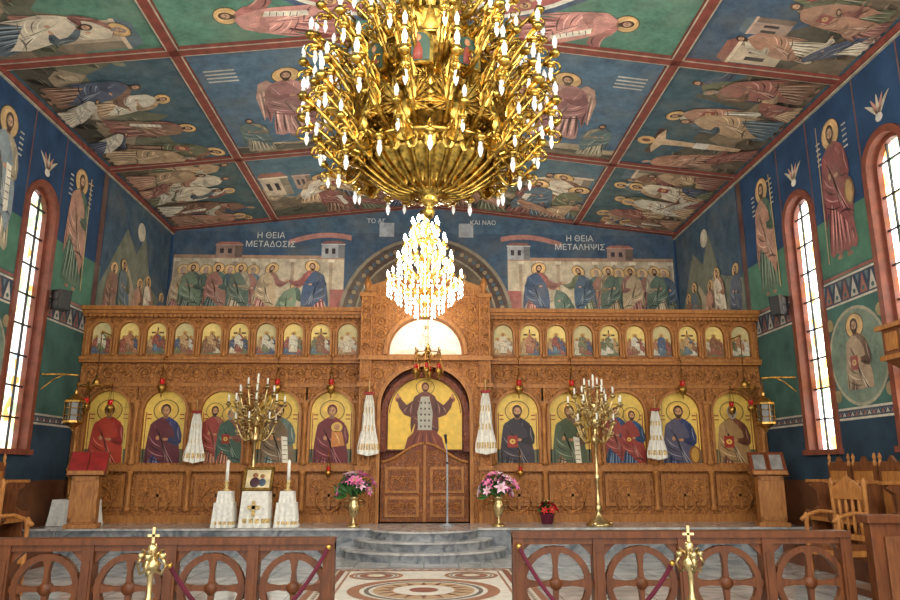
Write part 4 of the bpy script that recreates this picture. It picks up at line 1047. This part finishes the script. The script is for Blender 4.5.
# ================================================================== LECTERNS
def lectern(x,y,z0,face,red):
    e=empty('chanter_lectern'); b=MB()
    C=Matrix.Translation((x,y,z0))@Matrix.Rotation(face,4,'Z')
    b.box(-.3,.3,-.26,.26,0,.08,0,C); b.box(-.24,.24,-.21,.21,.08,1.02,0,C); b.box(-.33,.33,-.3,.3,1.02,1.1,0,C)
    for sx in(-1,1): b.box(*sorted((sx*.18,sx*.25)),-.23,-.21,.12,.98,0,C)
    b.box(-.25,.25,-.23,-.21,.9,.98,0,C); b.box(-.25,.25,-.23,-.21,.12,.2,0,C)
    R=C@Matrix.Translation((0,-.04,1.16))@Matrix.Rotation(math.radians(56),4,'X')
    b.box(-.36,.36,-.2,.36,0,.035,1,R); b.box(-.36,.36,-.23,-.19,0,.09,1,R)
    b.box(-.34,-.01,-.16,.32,.035,.075,2,R); b.box(.01,.34,-.16,.32,.035,.075,2,R)
    b.box(-.28,-.05,-.1,.26,.075,.085,3,R); b.box(.05,.28,-.1,.26,.075,.085,3,R)
    b.obj('lectern_body',[M_HONEY,M_STALL,M_CRIM if red else M_DARK,M_CRIM if red else simple('book_page_grey',(130,126,122))],e,.006)
lectern(-6.75,15.2,SZ,.25,True); lectern(7.1,15.2,SZ,-.25,False)

def lantern(s):
    e=empty('bracket_lantern'); b=MB(); x=s*7.02;y=14.9
    b.tube([(s*7.74,y,3.5),(s*7.3,y,3.5),(x,y,3.48)],.025,6,0); b.tube([(s*7.74,y,3.2),(s*7.5,y,3.4),(s*7.3,y,3.5)],.015,6,0)
    b.tube([(x,y,3.48),(x,y,3.15)],.01,5,0)
    C=T(x,y,2.55)
    b.lathe([(.01,.66),(.03,.62),(.03,.56),(.1,.5),(.2,.42),(.21,.38)],8,C,0,smooth=False); b.lathe([(.02,-.18),(.05,-.12),(.1,-.08),(.2,-.02),(.2,.02)],8,C,0,smooth=False)
    for k in range(8):
        a=2*pi*k/8; b.tube([(.19*math.cos(a),.19*math.sin(a),0),(.19*math.cos(a),.19*math.sin(a),.4)],.012,5,0,C)
    for z in(.13,.27): b.tube([(.19*math.cos(2*pi*k/16),.19*math.sin(2*pi*k/16),z) for k in range(16)],.008,5,0,C,closed=True)
    b.lathe([(.15,.02),(.15,.38)],8,C,1,smooth=False)
    b.obj('lantern_body',[M_BRASSD,simple('smoky_glass',(80,74,62),rough=.15)],e)
lantern(-1); lantern(1)
# loudspeakers on the window jambs
for s in(-1,1):
    e=empty('wall_loudspeaker'); b=MB(); C=Matrix.Translation((s*7.48,14.75 if s<0 else 14.75,5.0))@Matrix.Rotation(s*.5,4,'Z')
    b.prism([(-.12,-.2),(.12,-.2),(.15,.2),(-.15,.2)],-.12,.12,0,M=C)
    for z in(-.09,.09): b.lathe([(.01,0),(.075,.005),(.085,-.01)],14,C@Matrix.Translation((0,-.125,z))@Matrix.Rotation(pi/2,4,'X'),1)
    b.tube([(s*7.74,14.75,5.0),(s*7.5,14.75,5.0)],.02,6,0)
    b.obj('speaker_body',[M_BLACK,simple('speaker_cone',(50,50,54))],e,.01)

# ================================================================== STALLS
def stall(x,y,z0,face,s=1):
    e=empty('choir_stall'); b=MB(); C=T(x,y,z0,face,s)
    w=.34
    P=[(-w,0),(w,0),(w,1.38),(w*.7,1.46),(w*.35,1.43),(0,1.55),(-w*.35,1.43),(-w*.7,1.46),(-w,1.38)]
    b.prism(P,.24,.29,0,M=C)
    b.box(-w+.08,w-.08,.22,.24,.6,1.3,1,C)
    for g in(-1,1):
        Q=[(.28,0),(-.26,0),(-.26,.1),(-.18,.16),(-.16,.4),(-.24,.5),(-.26,.62),(-.14,.6),(0,.7),(-.02,.95),(-.14,1.04),(-.12,1.12),(.28,1.12)]
        b.prism(Q,g*w-.022,g*w+.022,0,m=lambda a,z,d_:(d_,a,z),M=C)
        b.box(g*w-.04,g*w+.04,-.2,.26,1.1,1.15,1,C)
        b.lathe([(.03,0),(.04,.05),(.02,.1),(.035,.15),(.01,.22)],8,C@Matrix.Translation((g*w*.9,.26,1.38)),1)
    b.box(-w,w,-.2,.26,.44,.5,1,C)
    b.box(-w,w,-.24,.26,0.002,.06,1,C)
    b.obj('stall_body',[M_STALL,M_HONEY],e,.006)
b=MB(); b.box(6.55,HW-.02,9.6,13.7,0,.298); b.obj('stall_platform',[M_RAIL])
b=MB(); b.box(-HW+.02,-6.55,9.6,13.7,0,.298); b.obj('stall_platform',[M_RAIL])
for k in range(5):
    stall(7.2,10.1+.76*k,.3,-pi/2); stall(-7.2,10.1+.76*k,.3,pi/2)
def armchair(x,y,face):
    e=empty('carved_armchair'); b=MB(); C=T(x,y,0,face)
    for gx in(-1,1):
        for gy,h in((-1,.95),(1,1.45)):
            b.lathe([(.035,0),(.045,.05),(.025,.1),(.04,.25),(.025,.4),(.04,.5),(.025,.6),(.035,h-.05),(.045,h),(.01,h+.06)],8,C@Matrix.Translation((gx*.3,gy*.27,0)),0)
        b.tube([(gx*.3,.27,1.0),(gx*.31,0,1.02),(gx*.3,-.27,.96),(gx*.3,-.36,.9)],.03,6,0,C)
    b.box(-.3,.3,-.28,.28,.42,.5,0,C); b.box(-.27,.27,-.26,.22,.5,.57,1,C)
    b.prism([(-.28,1.2),(.28,1.2),(.28,1.36),(.15,1.44),(0,1.54),(-.15,1.44),(-.28,1.36)],.25,.29,0,M=C); b.box(-.28,.28,.25,.29,.62,.7,0,C)
    for k in range(4): b.lathe([(.018,.7),(.028,.85),(.016,.95),(.028,1.08),(.018,1.2)],8,C@Matrix.Translation((-.18+.12*k,.27,0)),0)
    b.obj('chair_body',[M_HONEY,M_STALL],e)
armchair(6.05,10.9,-1.3); armchair(-5.7,10.2,1.2)

e=empty('wall_pulpit'); b=MB()
b.box(7.22,7.72,9.9,11.2,3.3,3.37,0); b.box(7.27,7.72,9.95,11.15,3.37,3.78,1); b.box(7.2,7.72,9.88,11.22,3.78,3.85,0)
b.add([(7.27,9.95,3.3),(7.27,11.15,3.3),(7.72,11.15,3.3),(7.72,9.95,3.3),(7.55,10.4,3.02),(7.55,10.9,3.02),(7.72,10.9,3.02),(7.72,10.4,3.02)],[(0,1,5,4),(1,2,6,5),(0,3,7,4),(4,5,6,7)],1)
for k in range(3): b.box(7.25,7.28,10.02+.38*k,10.3+.38*k,3.44,3.72,0)
b.obj('pulpit_body',[M_HONEY,M_STALL],e)

# ================================================================== FOREGROUND BALUSTRADE
YR=7.6
def rail(name,x0,x1,n,zt):
    e=empty(name); b=MB(); w=(x1-x0)/n
    b.box(x0,x1,YR-.09,YR+.09,zt-.06,zt,0); b.box(x0,x1,YR-.06,YR+.06,zt-.12,zt-.06,0)
    b.box(x0,x1,YR-.06,YR+.06,.04,.16,0)
    for k in range(n+1):
        x=x0+w*k; hw=.055
        if k==0: x+=hw
        if k==n: x-=hw
        b.box(x-hw,x+hw,YR-.075,YR+.075,0,zt-.05,0)
        b.box(x-hw*.55,x+hw*.55,YR-.085,YR-.07,.2,zt-.2,0)
    for k in range(n):
        cx=x0+w*(k+.5); cz=(zt-.12+.16)/2; hh=(zt-.28)/2; R=min(w/2-.07,hh)-.0
        m_=28; t_=.06
        for i in range(m_):
            a,c=2*pi*i/m_,2*pi*(i+1)/m_
            q=[(cx+R*math.cos(a),cz+R*math.sin(a)),(cx+(R-t_)*math.cos(a),cz+(R-t_)*math.sin(a)),(cx+(R-t_)*math.cos(c),cz+(R-t_)*math.sin(c)),(cx+R*math.cos(c),cz+R*math.sin(c))]
            b.prism(q,YR-.035,YR+.035,0)
        for q_ in range(4):
            a=q_*pi/2
            ca,sa=math.cos(a),math.sin(a)
            shp=[(.04,-.03),(R*.45,-.02),(R*.75,-.035),(R*.98,-.1),(R*.98,.1),(R*.75,.035),(R*.45,.02),(.04,.03)]
            b.prism([(cx+u*ca-v*sa,cz+u*sa+v*ca) for u,v in shp],YR-.03,YR+.03,0)
        b.lathe([(.005,-.045),(.06,-.04),(.06,.04),(.005,.045)],12,Matrix.Translation((cx,YR,cz))@Matrix.Rotation(pi/2,4,'X'),0)
        for gx in(-1,1):
            b.box(*sorted((cx+gx*(R-.03),cx+gx*w/2)),YR-.03,YR+.03,cz-.03,cz+.03,0)
            for gz in(-1,1):
                b.prism([(cx+gx*(w/2-.02),cz+gz*hh),(cx+gx*(w/2-.02),cz+gz*(hh-.16)),(cx+gx*(w/2-.1),cz+gz*(hh-.07)),(cx+gx*(w/2-.18),cz+gz*hh)],YR-.03,YR+.03,0)
    b.obj('balustrade_body',[M_RAIL],e)
rail('wooden_balustrade',-4.85,-.88,5,.98)
rail('wooden_balustrade',.88,4.3,4,1.03)
e=empty('bench_end'); b=MB()
b.box(4.38,5.4,7.3,7.42,0,1.12); b.box(4.34,5.45,7.26,7.46,1.12,1.2); b.box(4.5,5.3,7.27,7.3,.2,1.0,1); b.box(4.4,5.4,7.42,7.9,.4,.47)
b.obj('bench_body',[M_RAIL,M_STALL],e,.008)
for s in(-1,1):
    e=empty('brass_stanchion'); b=MB(); C=T(s*2.3,6.55,0)
    b.lathe([(.16,0),(.16,.03),(.05,.08),(.03,.15),(.025,.5),(.05,.55),(.025,.6),(.025,.78),(.06,.82),(.08,.86),(.035,.9),(.03,.95),(.05,.98),(.02,1.03)],14,C)
    for k in range(4):
        M=C@Matrix.Rotation(pi/2*k,4,'Z'); b.tube([(.02,0,.82),(.09,0,.78),(.12,0,.86),(.08,0,.92)],.014,5,0,M); leaf(b,M@Matrix.Translation((.03,0,.88)),.06,.1,.05)
        b.lathe([(.02,.9),(.035,.93),(.02,.95)],8,M@Matrix.Translation((.09,0,0)))
    b.box(-.012,.012,-.008,.008,1.02,1.16,0,C); b.box(-.05,.05,-.008,.008,1.08,1.1,0,C)
    b.obj('stanchion_post',[M_BRASSP],e)
    e=empty('velvet_rope'); b=MB(); pts=[]
    A=Vector((s*2.17,6.62,.84)); B=Vector((s*.93,7.46,.9))
    for i in range(25):
        t=i/24; q=A.lerp(B,t); q.z-=.62*4*t*(1-t); pts.append(q)
    b.tube(pts,.02,8,0); b.ball(tuple(A),.028,8,1); b.ball(tuple(B),.028,8,1)
    b.obj('rope',[M_REDCL,M_BRASS],e)

# ================================================================== LIGHTS
def point(n,loc,e,r,col=(1,.92,.8)):
    l=bpy.data.lights.new(n,'POINT'); l.energy=e; l.shadow_soft_size=r; l.color=col
    o=bpy.data.objects.new(n,l); o.location=loc; scene.collection.objects.link(o)
point('crystal_chandelier_light',(0,12.0,4.9),340,.3,(1,.94,.84))
point('lunette_fill_light',(0,15.3,4.9),55,.15,(1,.94,.84))  # fill light added to brighten the lunette, no fixture
point('nave_fill_light',(-4.2,3.5,5.6),680,.6,(1,.95,.86))  # pair of unseen fill lights added to raise the nave exposure
point('nave_fill_light',(4.2,3.5,5.6),820,.6,(1,.97,.9))
point('chandelier_glow_light',(0,5.4,6.2),110,.3)
point('sanctuary_point_light',(-3.2,18.9,6.0),200,.4); point('sanctuary_point_light',(3.2,18.9,6.0),220,.4)  # two point lights behind the iconostasis, without fixtures
w=bpy.data.worlds.new('daylight'); scene.world=w; w.use_nodes=True
w.node_tree.nodes['Background'].inputs[0].default_value=(1,.98,.95,1); w.node_tree.nodes['Background'].inputs[1].default_value=3.4

cam=bpy.data.cameras.new('camera'); cam.sensor_width=36; cam.lens=29.0; cam.clip_end=100
co=bpy.data.objects.new('camera',cam); co.location=(0,0,1.65); co.rotation_euler=(math.radians(90+13.05),0,math.radians(-1.95))
scene.collection.objects.link(co); scene.camera=co
